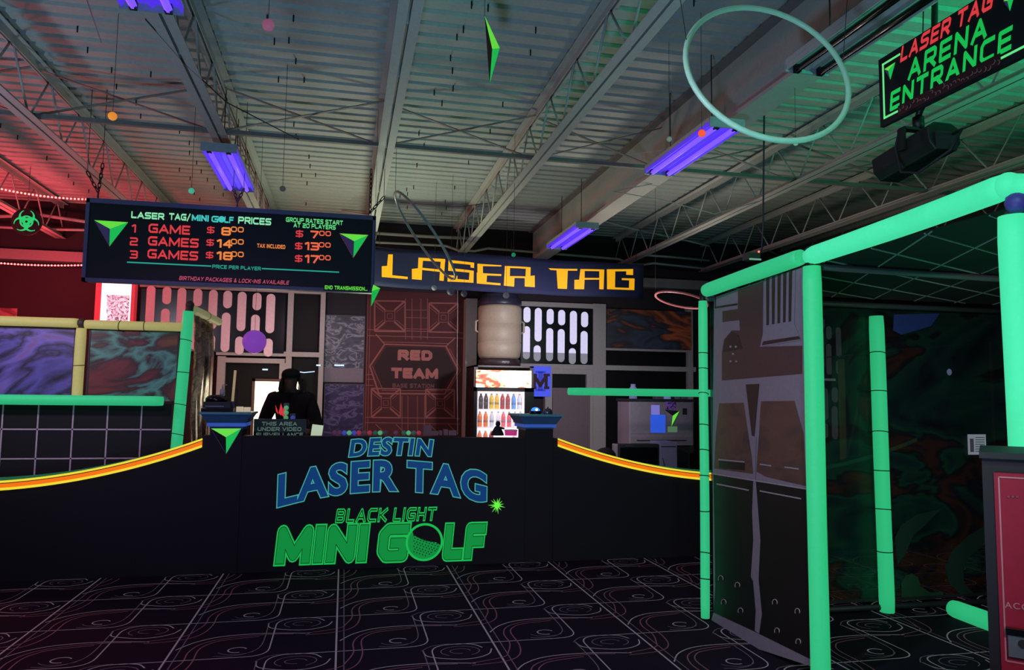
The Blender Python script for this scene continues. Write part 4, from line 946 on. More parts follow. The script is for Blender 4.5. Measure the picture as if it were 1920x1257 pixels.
ym = (yn+yf)/2-.03; zk = zb_+.02
yk = MB()
for s in (-1, 1): yk.bar((c.x+s*.09, ym, c.z), (c.x+s*.09, ym, c.z+.10), .012, .04, (0,1,0))
yk.bar((c.x-.09,ym,c.z+.10),(c.x+.09,ym,c.z+.10),.04,.012); yk.build('yoke', BLK, sl)
MB().tube([(c.x,ym,c.z+.10),(c.x,ym,c.z+.16)], .025, 10).build('clamp', BLK, sl)
MB().tube([(c.x,ym,c.z+.16),(c.x+.10,ym,3.15),(c.x+.14,ym,3.86)], .014, 8).build('hanger_rod', BLK, sl)
MB().tube([(c.x+.03,yn-.01,c.z+.03),(c.x,yn-.09,c.z+.02),(c.x-.05,yn-.08,c.z-.07),(c.x-.09,yn+.06,c.z-.13),(c.x-.10,ym,c.z-.10),(c.x-.10,ym+.03,c.z+.02),(c.x-.09,ym+.01,c.z+.10)], .006, 6).build('power_cable', INK, sl)
MB().tube([(c.x,ym,c.z+.15),(c.x-.02,ym-.1,c.z+.23),(c.x,ym-.16,c.z+.25),(c.x,ym-.2,c.z+.22)], .006, 6).build('power_cable', INK, sl)
# ================================================================ SMALL GREEN LASER PROJECTOR ON A HANGING CORD
p0 = PZ(1482,140,3.35); pz = PY(1414,486,p0.y+.0)
pj = thing('laser_projector', 'small green-lit projector hanging on a long black cord left of the foam frame', 'projector', PY(1410,488,4.6))
c = PY(1410,484,4.6); MB().box((c.x-.045,c.y-.04,c.z-.015),(c.x+.04,c.y+.05,c.z+.03)).build('housing', mat('dark_green_box', rgb(40,60,50), .5), pj)
MB().box((c.x-.045,c.y-.05,c.z-.022),(c.x+.04,c.y-.04,c.z-.012)).build('front_glass', fluor('mint_lens', 130,200,170,.5,.6), pj)
MB().ball((c.x+.035,c.y-.03,c.z+.04), .008, 8).build('red_lamp', mat('red_dot', rgb(230,120,90), .4, rgb(255,120,80), 1.5), pj)
MB().tube([c+Vector((.02,0,.03)), PY(1428,470,4.6), PY(1431,420,4.6), PY(1432,300,4.6), PY(1433,200,4.6), PY(1440,172,4.58), PY(1460,158,4.5), PY(1484,143,4.4), (2.575,4.38,3.43)], .006, 6).build('power_cord', CHAR, pj)
MB().tube([c+Vector((.03,0,.02)), PY(1440,470,4.6), PY(1462,480,4.6)], .005, 6).build('side_cord', CHAR, pj)
# ================================================================ RED MACHINE
YK = 1.9; KA = math.radians(45)
p0 = PY(1846,1000,YK); K0 = Vector((p0.x, YK, 0)); KU = Vector((math.cos(KA), -math.sin(KA), 0)); KN = Vector((-math.sin(KA), -math.cos(KA), 0))
def KF(px, py):
    """offset along the machine's front and height, for a spot of the photo"""
    v = ray(px, py); s_ = ((K0-EYE).dot(KN))/v.dot(KN); p = EYE+v*s_; return (p-K0).dot(KU), p.z
kt = thing('token_machine', 'black cabinet with a red front panel and coin slot at the lower right edge', 'machine', K0)
zt = KF(1860,852)[1]; x0 = K0.x
MB().box((x0,YK,0),(x0+.62,YK+.4,zt)).build('cabinet', mat('dark_cabinet', rgb(30,22,28), .5), kt)
MB().box((x0-.006,YK-.02,zt-.012),(x0+.63,YK+.41,zt+.006)).build('top_cap', CHAR, kt)
REDP = mat('red_enamel', rgb(165,18,50), .45); PINS = mat('pale_pinstripe', rgb(205,130,140), .5)
s0, za_ = KF(1863,886); xa = x0+s0
MB().box((xa,YK-.012,.28),(x0+.58,YK,za_)).build('red_panel', REDP, kt)
pm = MB(); g = .010; lw = .004; X1 = x0+.57; zlo = KF(1895,1240)[1]
pm.box((xa+g,YK-.0145,zlo),(xa+g+lw,YK-.012,za_-g)); pm.box((X1-g-lw,YK-.0145,zlo),(X1-g,YK-.012,za_-g)); pm.box((xa+g,YK-.0145,za_-g-lw),(X1-g,YK-.012,za_-g)); pm.box((xa+g,YK-.0145,zlo),(X1-g,YK-.012,zlo+lw))
pm.build('pinstripe', PINS, kt)
mb = MB(); s1, z1_ = KF(1884,1138); text(mb, 'ACCEPT', lambda u, v: Vector((x0+s1+.105*u, YK-.0145, z1_+.018*v)), off=.01, sp=1.2); mb.build('lettering', PINS, kt)
s1, za2 = KF(1891,1226); zb2 = KF(1893,1186)[1]; ax = x0+s1
MB().box((ax,YK-.03,za2),(ax+.10,YK-.012,zb2)).build('coin_plate', CHROME, kt)
MB().box((ax-.005,YK-.035,zb2),(ax+.10,YK-.012,zb2+.018)).build('coin_hood', INKG, kt)
MB().tube([(ax+.035,YK-.034,(za2+zb2)/2+.01),(ax+.035,YK-.03,(za2+zb2)/2+.01)], .012, 14).build('coin_button', CHAR, kt)
m = MB()
for k in range(3): s1, zz = KF(1891+k*8,931); m.lathe((x0+s1,YK-.012,zz), [(.005,0),(.004,.003)], 8, (0,-1,0))
m.build('rivet', mat('dull_pink_rivet', rgb(150,60,75), .5), kt)
kt.rotation_euler = (0,0,-KA)
# ================================================================ LEFT: FOAM FRAME BEHIND THE COUNTER
YL = 7.3
def PYr(a, b, z=None): return PY(a, b, YL)
lf = thing('foam_pipe_booth', 'yellow-topped foam pipe booth with space murals behind the left of the counter', 'booth', PY(160,860,YL))
def P2(px0, py0, px1, py1): return PY(px0,py0,YL), PY(px1,py1,YL)
zr = PY(80,606,YL).z
a, b = PY(-60,602,YL), PY(147,604,YL); a.z = b.z = PY(75,604,YL).z; foam(lf, 'rail', a, b, .042, FOAMY)
a2, b2 = PY(160,608,YL), PY(344,612,YL); a2.z = b2.z = PY(250,611,YL).z; foam(lf, 'rail', a2, b2, .04, FOAMY, ties=(.35,.6))
foam(lf, 'post', Vector((PY(142,775,YL).x,YL,0)), PY(153,616,YL), .043, FOAMY, ties=(.66,.84))
foam(lf, 'post', Vector((PY(318,960,YL).x,YL,0)), PY(353,584,YL), .05, FOAM, ties=(.5,.62,.75,.88))
m = MB(); m.ball(PY(153,606,YL), .04, 10); m.tube([PY(153,618,YL),PY(153,600,YL)], .028, 8); m.build('corner_joint', mat('brown_joint', rgb(70,52,48), .6), lf)
m = MB(); m.ball(PY(356,572,YL), .04, 10); m.tube([PY(354,590,YL),PY(356,570,YL)], .035, 8); m.build('corner_joint', mat('brown_joint', rgb(70,52,48), .6), lf)
xe = PY(358,580,YL).x; e0 = PY(360,580,YL+.05); e1 = Vector((xe+.08, 8.35, e0.z-.02))
foam(lf, 'rail', e0, e1, .042, fluor('pale_yellow_foam', 165, 165, 118, .35, .8), ties=(.5,))
N1 = nebula('mural_blue', [(.3,(30,18,40)),(.44,(96,84,170)),(.51,(44,28,60)),(.6,(120,100,190)),(.7,(140,64,52))], 1.0, 1.6, .5, None, 7)
N2 = nebula('mural_red_green', [(.3,(60,24,26)),(.42,(120,40,44)),(.49,(56,26,30)),(.55,(92,150,138)),(.61,(60,38,38)),(.72,(150,82,50))], 1.0, 1.8, .5, None, 12)
for nm, r, mm, lab in (('blue', (-60,612,141,742), N1, 'blue and purple space mural panel at the far left edge, above the counter'), ('red', (163,617,335,752), N2, 'red and green space mural panel left of the tall green post')):
    x0, x1, z0, z1 = rectY(*r, YL+.03); tt = thing('mural_panel', lab, 'panel', ((x0+x1)/2, YL+.03, z0))
    MB().box((x0,YL+.03,z0),(x1,YL+.04,z1)).build('printed_sheet', mm, tt)
    g = MB(); 
    for xx in (x0, x1-.018): g.box((xx,YL+.026,z0),(xx+.018,YL+.03,z1))
    g.box((x0,YL+.026,z1-.018),(x1,YL+.03,z1)); g.build('edge_tape', mat('dim_tape', rgb(70,50,62), .7), tt)
x0, x1, z0, z1 = rectY(-60,756,318,960, YL-.06)
tt = thing('grid_panel', 'black panel with a thin pale grid behind the left counter curve', 'panel', ((x0+x1)/2, YL-.06, z0))
MB().box((x0,YL-.065,z0),(x1,YL-.055,z1)).build('sheet', mat('black_sheet', rgb(16,12,18), .7), tt)
g = MB(); GL = mat('grid_line', rgb(200,176,190), .7)
for px in (10,76,141,205,268,-55): g.box((PY(px,800,YL).x-.006,YL-.069,z0),(PY(px,800,YL).x+.006,YL-.065,z1))
for py in (805,859): zz = PY(160,py,YL).z; g.box((x0,YL-.069,zz-.006),(x1,YL-.065,zz+.006))
g.build('grid_lines', GL, tt)
# side vinyl of the left frame
N3 = nebula('side_vinyl_print', [(.3,(70,58,54)),(.42,(140,124,112)),(.5,(74,58,54)),(.58,(190,156,120)),(.7,(84,64,56))], 3.0, 2.0, .3, None, 4, 0)
sv = thing('side_vinyl', 'crinkled brown and grey vinyl strip running back from the tall green post', 'vinyl', (xe, 7.8, .6))
m = MB(); V = []; NZ = 10; NY = 14
for j in range(NZ+1):
    for i in range(NY+1): V.append((xe+.03+.02*math.sin(i*1.9+j*.3)+.01*math.sin(j), YL+.06+i*(1.0/NY), .6+(e0.z-.05-.6)*j/NZ))
m.add(V, [(j*(NY+1)+i, j*(NY+1)+i+1, (j+1)*(NY+1)+i+1, (j+1)*(NY+1)+i) for j in range(NZ) for i in range(NY)]); m.sm = [True]*len(m.f)
sh = m.build('sheet', N3, sv); so = sh.modifiers.new('t', 'SOLIDIFY'); so.thickness = .004
ob = MB(); a = PY(381,662,8.0)
ob.box((xe+.07,8.0,.9),(xe+.078,8.14,PY(385,668,8.0).z)); ob.build('orange_strip', mat('dull_orange_strip', rgb(165,72,52), .6), sv)
# free foam rails over the low parts of the counter
def freerail(p, q, r, lab):
    o = thing('foam_rail', lab, 'rail', (p+q)/2, None); foam(o, 'sleeve', p, q, r, FOAM, ties=())
    d = (q-p).normalized(); pass
    return o
YR = 7.15
a, b = PY(-80,750,YR), PY(306,752,YR); a.z = b.z = PY(150,751,YR).z; fr = freerail(a, b, .043, 'long green foam rail across the left counter dip'); MB().tube([(a.x+.05,YR,0),(a.x+.05,YR,a.z)], .025, 8).build('support_post', CHAR, fr)
a, b = PY(1490,742,YR), PY(1066,733,YR); a.z = b.z = PY(1190,736,YR).z; fr = freerail(a, b, .038, 'long green foam rail across the right counter dip'); xs_ = PY(1329,740,YR).x; MB().tube([(xs_,YR,0),(xs_,YR,a.z)], .018, 8).build('support_post', CHAR, fr)
# ================================================================ BACK OF THE SHOP (against the wall at y = 10.2)
SLOTP = mat('light_slot_pink', rgb(215,185,192), .5); SLOTW = mat('light_slot_white', rgb(205,200,225), .4, rgb(196,192,222), .72); SLOTD = mat('light_slot_dim', rgb(150,150,158), .5, rgb(140,140,150), .3)
def capsule(mb, x0, x1, z0, z1, Y, th=.008, n=8, ft=False, fb=False):
    r = (x1-x0)/2; cx = (x0+x1)/2; P = [Vector((x1,Y,z1)), Vector((x0,Y,z1))] if ft else []
    if not ft:
        for i in range(n+1): a = math.pi*i/n; P.append(Vector((cx+r*math.cos(a), Y, z1-r+r*math.sin(a))))
    if fb: P += [Vector((x0,Y,z0)), Vector((x1,Y,z0))]
    else:
        for i in range(n+1): a = math.pi+math.pi*i/n; P.append(Vector((cx+r*math.cos(a), Y, z0+r+r*math.sin(a))))
    mb.prism(P, (0,th,0)); return mb
def slot_panel(lab, rect, slots, wpx, m, Y, md=None, ysplit=None):
    x0, x1, z0, z1 = rectY(*rect, Y)
    t = thing('light_slot_panel', lab, 'wall panel', ((x0+x1)/2, Y, z0))
    MB().box((x0,Y,z0),(x1,Y+.03,z1)).build('black_board', INKG, t)
    zz = PY((rect[0]+rect[2])/2, ysplit, Y).z if ysplit else -1
    for cx, a, b in slots:
        c = PY(cx, (a+b)/2, Y); k = (PY(cx+50,(a+b)/2,Y).x-PY(cx-50,(a+b)/2,Y).x)/100; p, q = PY(cx, b, Y).z, PY(cx, a, Y).z; w2 = wpx*k/2
        if p < zz < q:
            o = MB()
            o.mi = 0; capsule(o, c.x-w2, c.x+w2, zz, q, Y-.006, fb=True); o.mi = 1; capsule(o, c.x-w2, c.x+w2, p, zz, Y-.006, ft=True)  # shading on the lower part painted as a dimmer slot colour
            o.build('light_slot', [m, md], t)
        else: capsule(MB(), c.x-w2, c.x+w2, p, q, Y-.006).build('light_slot', m, t)
    return t
sl = []
for i, cx in enumerate((284,312,341,370,400,426,454,481,508)):
    dy = i*1.9+536
    if i % 2 == 0: sl += [(cx-1,dy,dy+74+(0 if i else 0)),(cx-5,dy+84,dy+118)] if i != 0 else [(cx-2,dy,dy+76),(cx-5,dy+84,dy+125)]
    else: sl += [(cx+1,dy,dy+33),(cx-3,dy+41,dy+115)]
slot_panel('black wall panel with rosy capsule light slots behind the price board', (262,546,534,660), sl, 16.5, SLOTP, 10.06)
sl = []
for i, cx in enumerate((988,1009,1031.5,1053,1075,1096)):
    dy = 576+i*1.8
    sl += [(cx,dy,dy+29),(cx-1,dy+36,dy+98)] if i not in (1, 4) else [(cx,dy,dy+63),(cx-2,dy+70,dy+100)]
slot_panel('black wall panel with bright white capsule light slots beside the drinks barrel', (977,577,1111,683), sl, 13, SLOTW, 10.06, SLOTD, 662)
wsh = MB()
sl = []
for cx, L in ((1541,((596,618),(624,690))),(1554,((612,637),(645,703))),(1572,((614,670),(676,702)))): sl += [(cx,a,b) for a, b in L]
slot_panel('dim black panel with capsule light slots seen through the vinyl screen, upper one', (1530,600,1590,712), sl, 9.5, SLOTD, 10.16)
sl = []
for cx, L in ((1547,((728,788),(794,822))),(1565,((727,755),(762,824)))): sl += [(cx,a,b) for a, b in L]
slot_panel('dim black panel with capsule light slots seen through the vinyl screen, lower one', (1530,720,1585,832), sl, 11, SLOTD, 10.16)
m = MB(); boxY(m, 1540, 710, 1567, 714, 10.16, .04); solo('tube_lamp', m, fluor('pale_tube', 190,195,200,.6,.6), 'short pale horizontal tube between the two dim slot panels behind the vinyl', 'lamp')
m = MB(); boxY(m, 1578, 674, 1587, 962, 10.06, .05); solo('yellow_post', m, fluor('dull_yellow', 100,96,58,.4,.7), 'thin dull yellow post beside the dim slot panels behind the vinyl', 'post')
# red-framed light box with crumpled foil picture
Y = 10.02; x0, x1, z0, z1 = rectY(176, 529, 250, 640, Y)
t = thing('light_box', 'bright white light box with red sides and crumpled silver picture', 'sign', ((x0+x1)/2, Y, z0))
MB().box((x0,Y+.02,z0),(x1,Y+.15,z1)).build('case', fluor('red_case', 200, 50, 62, .7, .7), t)
w_ = x1-x0
MB().box((x0+w_*.16,Y+.005,z0),(x1-w_*.09,Y+.03,z1)).build('lit_panel', mat('white_lit_panel', rgb(250,245,255), .4, rgb(250,244,255), 1.1), t)
FO = bpy.data.materials.new('crumpled_foil'); FO.use_nodes = True; nt = FO.node_tree
v = nt.nodes.new('ShaderNodeTexNoise'); v.inputs['Scale'].default_value = 14; v.inputs['Detail'].default_value = 6; v.inputs['Distortion'].default_value = 3; tc = nt.nodes.new('ShaderNodeTexCoord'); nt.links.new(tc.outputs['Object'], v.inputs['Vector'])
r = nt.nodes.new('ShaderNodeValToRGB'); r.color_ramp.elements[0].position = .38; r.color_ramp.elements[0].color = rgb(70,65,95); r.color_ramp.elements[1].position = .62; r.color_ramp.elements[1].color = rgb(245,242,255); nt.links.new(v.outputs['Fac'], r.inputs['Fac'])
bb = nt.nodes['Principled BSDF']; nt.links.new(r.outputs[0], bb.inputs['Base Color']); nt.links.new(r.outputs[0], bb.inputs['Emission Color']); bb.inputs['Emission Strength'].default_value = .75
MB().box((x0+w_*.30,Y-.004,z0),(x1-w_*.12,Y+.01,z0+(z1-z0)*.78)).build('foil_picture', FO, t)
MB().tube([(x0+w_*.27,Y-.01,z0),(x0+w_*.29,Y-.01,z0+(z1-z0)*.7)], [.03,.012], 10).build('white_cone', mat('white_lit_panel', rgb(250,245,255), .4, rgb(250,244,255), 1.1), t)
# red rope lights
LED = mat('red_led', rgb(255,150,140), .3, rgb(255,120,115), 4.0); ROPE = mat('red_rope', rgb(130,40,50), .5, rgb(190,40,50), .6)
def rope(p0, p1, sag, n, Y, lab, col_first):
    a, b = PY(*p0, Y), PY(*p1, Y); f = lambda u: a.lerp(b, u)+Vector((0,0,-sag*4*u*(1-u)))
    t = thing('rope_light', lab, 'rope light', (a+b)/2)
    MB().tube([f(i/20)+Vector((0,.012,0)) for i in range(21)], .008, 6).build('rope', ROPE, t)
    pr = None
    for i in range(n):
        c = f((i+.5)/n)
        if pr is None: pr = MB().ball((0,0,0), .011, 8).build('led', LED, t, (0,0,0)); pr.location = c-t.location
        else: q = pr.copy(); COL.objects.link(q); q.parent = t; q.location = c-t.location
rope((-22,349), (165,374), .03, 26, 8.6, 'red rope light sloping from the left edge to the price board corner', 0)
rope((-20,492), (168,497), .02, 30, 9.9, 'level red rope light on the wall at the left of the price board', 0)
# biohazard sign
Y = 8.6; c = PY(50,416,Y); k = (PY(100,416,Y).x-PY(0,416,Y).x)/100/4.335
t = thing('biohazard_sign', 'round black sign with a glowing green biohazard symbol at the far left', 'sign', c)
m = MB(); P = [c+Vector((k*128*math.cos(i*math.pi/24), 0, k*128*math.sin(i*math.pi/24)*.98)) for i in range(48)]; m.prism(P, (0,.01,0)); m.build('disc', INK, t)
sy = MB()
for q in range(3):
    a = math.radians(90+120*q); d = Vector((math.cos(a), 0, math.sin(a))); C1 = c+d*k*44; C2 = c+d*k*56; N = 30; V = []
    for i in range(N+1):
        th = a+math.radians(28)+(2*math.pi-math.radians(56))*i/N; e = Vector((math.cos(th), 0, math.sin(th))); V += [C1+e*k*66+Vector((0,-.004,0)), C2+e*k*49+Vector((0,-.004,0))]
    sy.add(V, [(2*i, 2*i+2, 2*i+3, 2*i+1) for i in range(N)])
    V = []; N = 12
    for i in range(N+1):
        th = a+math.radians(-48+96*i/N); e = Vector((math.cos(th), 0, math.sin(th))); V += [c+e*k*57+Vector((0,-.006,0)), c+e*k*42+Vector((0,-.006,0))]
    sy.add(V, [(2*i, 2*i+2, 2*i+3, 2*i+1) for i in range(N)])
sy.build('symbol', fluor('bio_green', 30,205,115,.8,.5), t)
d_ = MB(); d_.prism([c+Vector((k*11*math.cos(i*math.pi/10),-.008,k*11*math.sin(i*math.pi/10))) for i in range(20)], (0,.002,0)); d_.build('centre_dot', INK, t)
MB().tube([c+Vector((0,.004,k*120)), (c.x,c.y+.004,3.86)], .002, 4).build('string', CHAR, t)
# small red printed sheet at the far left
m = MB(); boxY(m, -10, 578, 32, 600, 10.16, .01); solo('red_poster', m, nebula('red_poster_print', [(.4,(90,22,28)),(.55,(150,90,90)),(.6,(80,20,26))], 4, 1, .6), 'small red and pink poster on the wall at the far left edge', 'poster')
# posters: plain generic pictures, one pale figure-like swirl print and one dark violet print
PG1 = nebula('grey_poster_print', [(.3,(28,28,40)),(.48,(56,56,70)),(.55,(120,116,126)),(.62,(48,46,60)),(.75,(34,34,46))], 5, 1.5, .5, None, 2, .3)
PV1 = nebula('violet_poster_print', [(.3,(22,14,44)),(.5,(40,26,70)),(.58,(86,74,116)),(.64,(34,22,60))], 6, 1.2, .5, None, 5, .2)
def poster(rect, m, lab, strip=None, Y=10.185, edge=None):
    x0, x1, z0, z1 = rectY(*rect, Y); t = thing('poster', lab, 'poster', ((x0+x1)/2, Y, z0), None)
    MB().box((x0,Y,z0),(x1,Y+.012,z1)).build('print', m, t)
    if strip: a = z0+(z1-z0)*strip; MB().box((x0,Y-.002,z0),(x1,Y,a)).build('pale_strip', mat('poster_strip', rgb(112,100,110), .6), t)
    e = .012; g = MB()
    for a in ((x0-e,z0,x0,z1),(x1,z0,x1+e,z1),(x0-e,z1,x1+e,z1+e)): g.box((a[0],Y-.004,a[1]),(a[2],Y+.012,a[3]))
    g.build('frame', mat('dull_frame', rgb(72,64,72), .6), t)
poster((608,593,682,717), PG1, 'tall grey picture poster with a pale strip below it, left of the red banner', .21)
poster((608,722,680,845), PV1, 'dark violet picture poster under the grey one')
for px, w2 in ((597,4),(636,9),(497,5)):  # reflections built as thin glowing strips, no lamps here
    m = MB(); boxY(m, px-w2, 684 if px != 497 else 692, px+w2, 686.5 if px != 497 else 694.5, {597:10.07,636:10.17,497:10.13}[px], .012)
    solo('blue_reflection_strip', m, mat('blue_white_reflection', rgb(170,210,255), .3, rgb(170,210,255), 1.3), {597:'tiny blue-white reflection streak at the left foot of the grey poster',636:'blue-white reflection streak across the foot of the grey poster',497:'tiny blue-white light streak left of the person\'s head'}[px], 'light')
m = MB(); m.tube([PY(557,697,10.13),PY(570,699,10.13),PY(590,697,10.13)], .006, 6); solo('blue_reflection_strip', m, mat('blue_white_reflection', rgb(170,210,255), .3, rgb(170,210,255), 1.3), 'blue-white light streak just right of the person\'s head', 'light')  # one more reflection built as a glowing strip
# RED TEAM banner
Y = 10.18; x0, x1, z0, z1 = rectY(684, 548, 871, 850, Y)
t = thing('team_banner', 'dark red cloth banner reading RED TEAM BASE STATION with a hexagon frame', 'banner', ((x0+x1)/2, Y, z0))
MB().box((x0,Y,z0),(x1,Y+.01,z1)).build('cloth', mat('dark_red_cloth', rgb(70,24,27), .8), t)
RL = mat('rust_line_print', rgb(136,74,68), .7); RD = mat('deep_red_print', rgb(40,14,18), .8)
u3 = lambda x, y: (600+x/4.49, 560+y/4.49)
lm = MB()
def seg(p, q, wd=7): 
    yo = Y-.003-1e-5*(len(lm.f) % 60); a, b = PY(*u3(*p), yo), PY(*u3(*q), yo); d = (b-a).normalized(); n_ = Vector((-d.z,0,d.x))*wd*.0013/2; lm.add([a-n_, a+n_, b+n_, b-n_], [(0,1,2,3)])
def poly(P, wd=7): [seg(P[i], P[i+1], wd) for i in range(len(P)-1)]
def crate(x, y, s):
    poly([(x-s,y-s),(x+s,y-s+3),(x+s,y+s+3),(x-s,y+s),(x-s,y-s)], 14)
    for sx in (-1, 1):
        for sy in (-1, 1): poly([(x+sx*s*.30,y+sy*s*.38),(x+sx*s*.95,y+sy*s*.95)], 18); poly([(x+sx*s*.42,y+sy*s*.26),(x+sx*s*.98,y+sy*s*.72)], 5)
    q = s*.33; poly([(x-q,y-q),(x+q,y-q),(x+q,y+q),(x-q,y+q),(x-q,y-q)], 6); poly([(x-q*.5,y-q*.5),(x+q*.5,y-q*.5),(x+q*.5,y+q*.5),(x-q*.5,y+q*.5),(x-q*.5,y-q*.5)], 4)
crate(588,148,128); crate(1040,160,122); crate(555,880,122); crate(1010,885,120)
poly([(400,262),(1230,290)]); poly([(400,312),(1230,335)]); poly([(380,1000),(1180,1012)]); poly([(380,1045),(1180,1058)])
poly([(470,300),(545,385),(1060,402),(1140,330)], 12); poly([(545,385),(420,570),(495,800),(1050,805),(1165,600),(1060,402)], 16); poly([(520,365),(1080,380)], 6); poly([(520,775),(1040,778)], 6)
poly([(440,570),(525,760)], 6); poly([(1090,420),(1185,600),(1075,790)], 6)
for x in (720,775,850,905): poly([(x,0),(x,345)], 6)
for x in (690,740,820,880): poly([(x,820),(x,1120)], 6)
for x in (405,425): poly([(x,0),(x-25,1120)], 5)
for y in (95,160,255): poly([(720,y),(905,y+4)], 5)
for yy_ in (640,680,730): poly([(385,yy_),(450,yy_+2)], 6)
for x in (470,640,920,1080): poly([(x,1060),(x+60,1120)], 8)
lm.build('frame_line_print', RL, t)
hx = MB(); hx.prism([PY(*u3(*p), Y-.002) for p in ((560,405),(1050,420),(1140,600),(1040,770),(530,768),(455,575))], (0,.001,0)); hx.build('hexagon_print', RD, t)
tm = MB(); stext(tm, 'RED', onY(600+800/4.49, 560+478/4.49, 65, 20, Y-.004), .32, wide=1.0, gap=.1); stext(tm, 'TEAM', onY(600+797/4.49, 560+630/4.49, 88, 20, Y-.004), .32, wide=1.0, gap=.08); tm.build('lettering', mat('rose_print', rgb(158,92,85), .7), t)
tm = MB(); stext(tm, 'BASE STATION', onY(600+785/4.49, 560+735/4.49, 78, 8, Y-.004), .26); tm.build('small_lettering', mat('dim_rose_print', rgb(100,54,56), .7), t)
wire([(PY(856,560,9.5).x,9.5,3.86), PY(857,700,9.5), PY(858,815,9.5)], .003, 'thin pale string hanging down the right side of the red banner')
# drinks cooler
YCf = 9.2; x0, x1, z0, z1 = rectY(887, 686, 1000, 990, YCf); z0 = 0; zT = z1
t = thing('drinks_cooler', 'glass-door drinks cooler with a bright fiery lit header', 'cooler', ((x0+x1)/2, YCf+.35, 0))
CB = mat('dark_red_black_case', rgb(30,14,18), .4); m = MB(); D = .62
m.box((x0,YCf+.02,0),(x0+.05,YCf+D,zT)); m.box((x1-.05,YCf+.02,0),(x1,YCf+D,zT)); m.box((x0,YCf+.02,zT-.02),(x1,YCf+D,zT)); m.box((x0,YCf+D-.03,0),(x1,YCf+D,zT)); m.box((x0,YCf+.02,0),(x1,YCf+D,.2))
m.build('case', CB, t)
hx0, hx1, hz0, hz1 = rectY(893, 695, 996, 727, YCf)
HD = nebula('fiery_header_print', [(.2,(255,252,240)),(.49,(255,250,235)),(.545,(255,205,130)),(.585,(225,80,40)),(.68,(150,30,20))], 3.6, 1.4, .4, None, 9)
nt = HD.node_tree; bb = nt.nodes['Principled BSDF']; nt.links.new(nt.nodes['Color Ramp'].outputs[0], bb.inputs['Emission Color']); bb.inputs['Emission Strength'].default_value = 1.6
MB().box((hx0,YCf-.01,hz0),(hx1,YCf+.06,hz1)).build('lit_header', HD, t)
gx0, gx1, gz0, gz1 = rectY(893, 733, 983, 850, YCf)
m = MB(); m.box((x0,YCf-.005,hz0-.05),(x1,YCf+.02,hz0-.0)); m.box((x0,YCf-.005,.2),(gx0,YCf+.02,hz0)); m.box((gx1,YCf-.005,.2),(x1,YCf+.02,hz0)); m.box((x0,YCf-.005,.2),(x1,YCf+.02,.5)); dr = m.build('door', INKG, t)
MB().box((gx0,YCf+.0,.5),(gx1,YCf+.006,hz0-.05)).build('glass', glassy('clear_glass', rgb(220,225,230), .06), dr)
MB().tube([(gx1+.035,YCf-.03,.9),(gx1+.035,YCf-.03,1.25)], .01, 8).build('handle', CHROME, dr)
MB().box((x0+.05,YCf+.40,.3),(x1-.05,YCf+.41,hz0-.03)).build('lit_back', mat('cooler_back_light', rgb(250,240,245), .5, rgb(250,238,245), .85), t)
for px in (gx0-.004, gx1-.012): MB().box((px,YCf+.03,.5),(px+.016,YCf+.045,hz0-.05)).build('strip_lamp', mat('cooler_lamp', rgb(255,250,255), .4, rgb(255,248,252), 2.2), t)
sz = [PY(940,767.5,YCf+.1).z, PY(940,801,YCf+.1).z]
sz.append(sz[1]-.24)
for z in sz: MB().box((x0+.05,YCf+.05,z-.012),(x1-.05,YCf+.38,z)).build('shelf', mat('white_shelf', rgb(240,235,240), .5, rgb(240,235,240), .4), t)
DC = {'cola': (36,22,22), 'yellow': (228,186,22), 'red': (168,36,30), 'blue': (96,150,225), 'clear': (205,205,215), 'orange': (226,112,32), 'milk': (240,228,232), 'pink': (226,92,104)}
DM = {k: mat('drink_'+k, rgb(*v), .25, rgb(*v), .35) for k, v in DC.items()}
bprot = {}
names = {'cola':'dark cola','yellow':'yellow drink','red':'red drink','blue':'pale blue drink','clear':'clear drink','orange':'orange drink','milk':'white drink','pink':'pink drink'}
def bottle(px, c, zs, row, pos):
    x = PY(px, 760, YCf+.12).x; lab = '%s bottle in the cooler, %s of the %s shelf' % (names[c], pos, row)
    if c not in bprot:
        o = thing('drink_bottle', lab, 'bottle', (x, YCf+.12, zs), 'drink bottles in the lit cooler'); p = Vector((x, YCf+.12, zs))
        MB().lathe(p, [(.026,0),(.029,.006),(.029,.055),(.025,.075),(.029,.095),(.029,.125),(.022,.155),(.011,.178)], 14).build('body', DM[c], o)
        MB().lathe(p+Vector((0,0,.178)), [(.0125,0),(.0125,.016)], 10).build('cap', mat('cap_'+c, rgb(230,225,230) if c != 'cola' else rgb(40,40,44), .4), o)
        MB().lathe(p+Vector((0,0,.058)), [(.0296,0),(.0296,.03)], 14).build('label_band', mat('band_'+c, rgb(*[min(255,int(q*.6+60)) for q in DC[c]]), .4), o)
        bprot[c] = o
    else: dup(bprot[c], (x, YCf+.12, zs), lab)
pos = ['leftmost','second from the left','third from the left','fourth from the left','fifth from the left','sixth from the left','seventh from the left','rightmost']
for i, (px, c) in enumerate(zip((901.5,911,921.5,931.5,942,952,963,974), ('cola','cola','yellow','yellow','red','red','blue','clear'))): bottle(px, c, sz[0], 'top', pos[i])
for i, (px, c) in enumerate(zip((900,911,922.5,934.5,944,955,966,976), ('orange','orange','clear','milk','pink','pink','milk','milk'))): bottle(px, c, sz[1], 'middle', pos[i])
for i, (px, c) in enumerate(zip((900,911,922,966,976), ('orange','orange','red','milk','milk'))): bottle(px, c, sz[2], 'bottom', ['leftmost','second from the left','third from the left','second from the right','rightmost'][i])
for (px, lab) in ((915,'front row of the cooler top shelf'),): pass
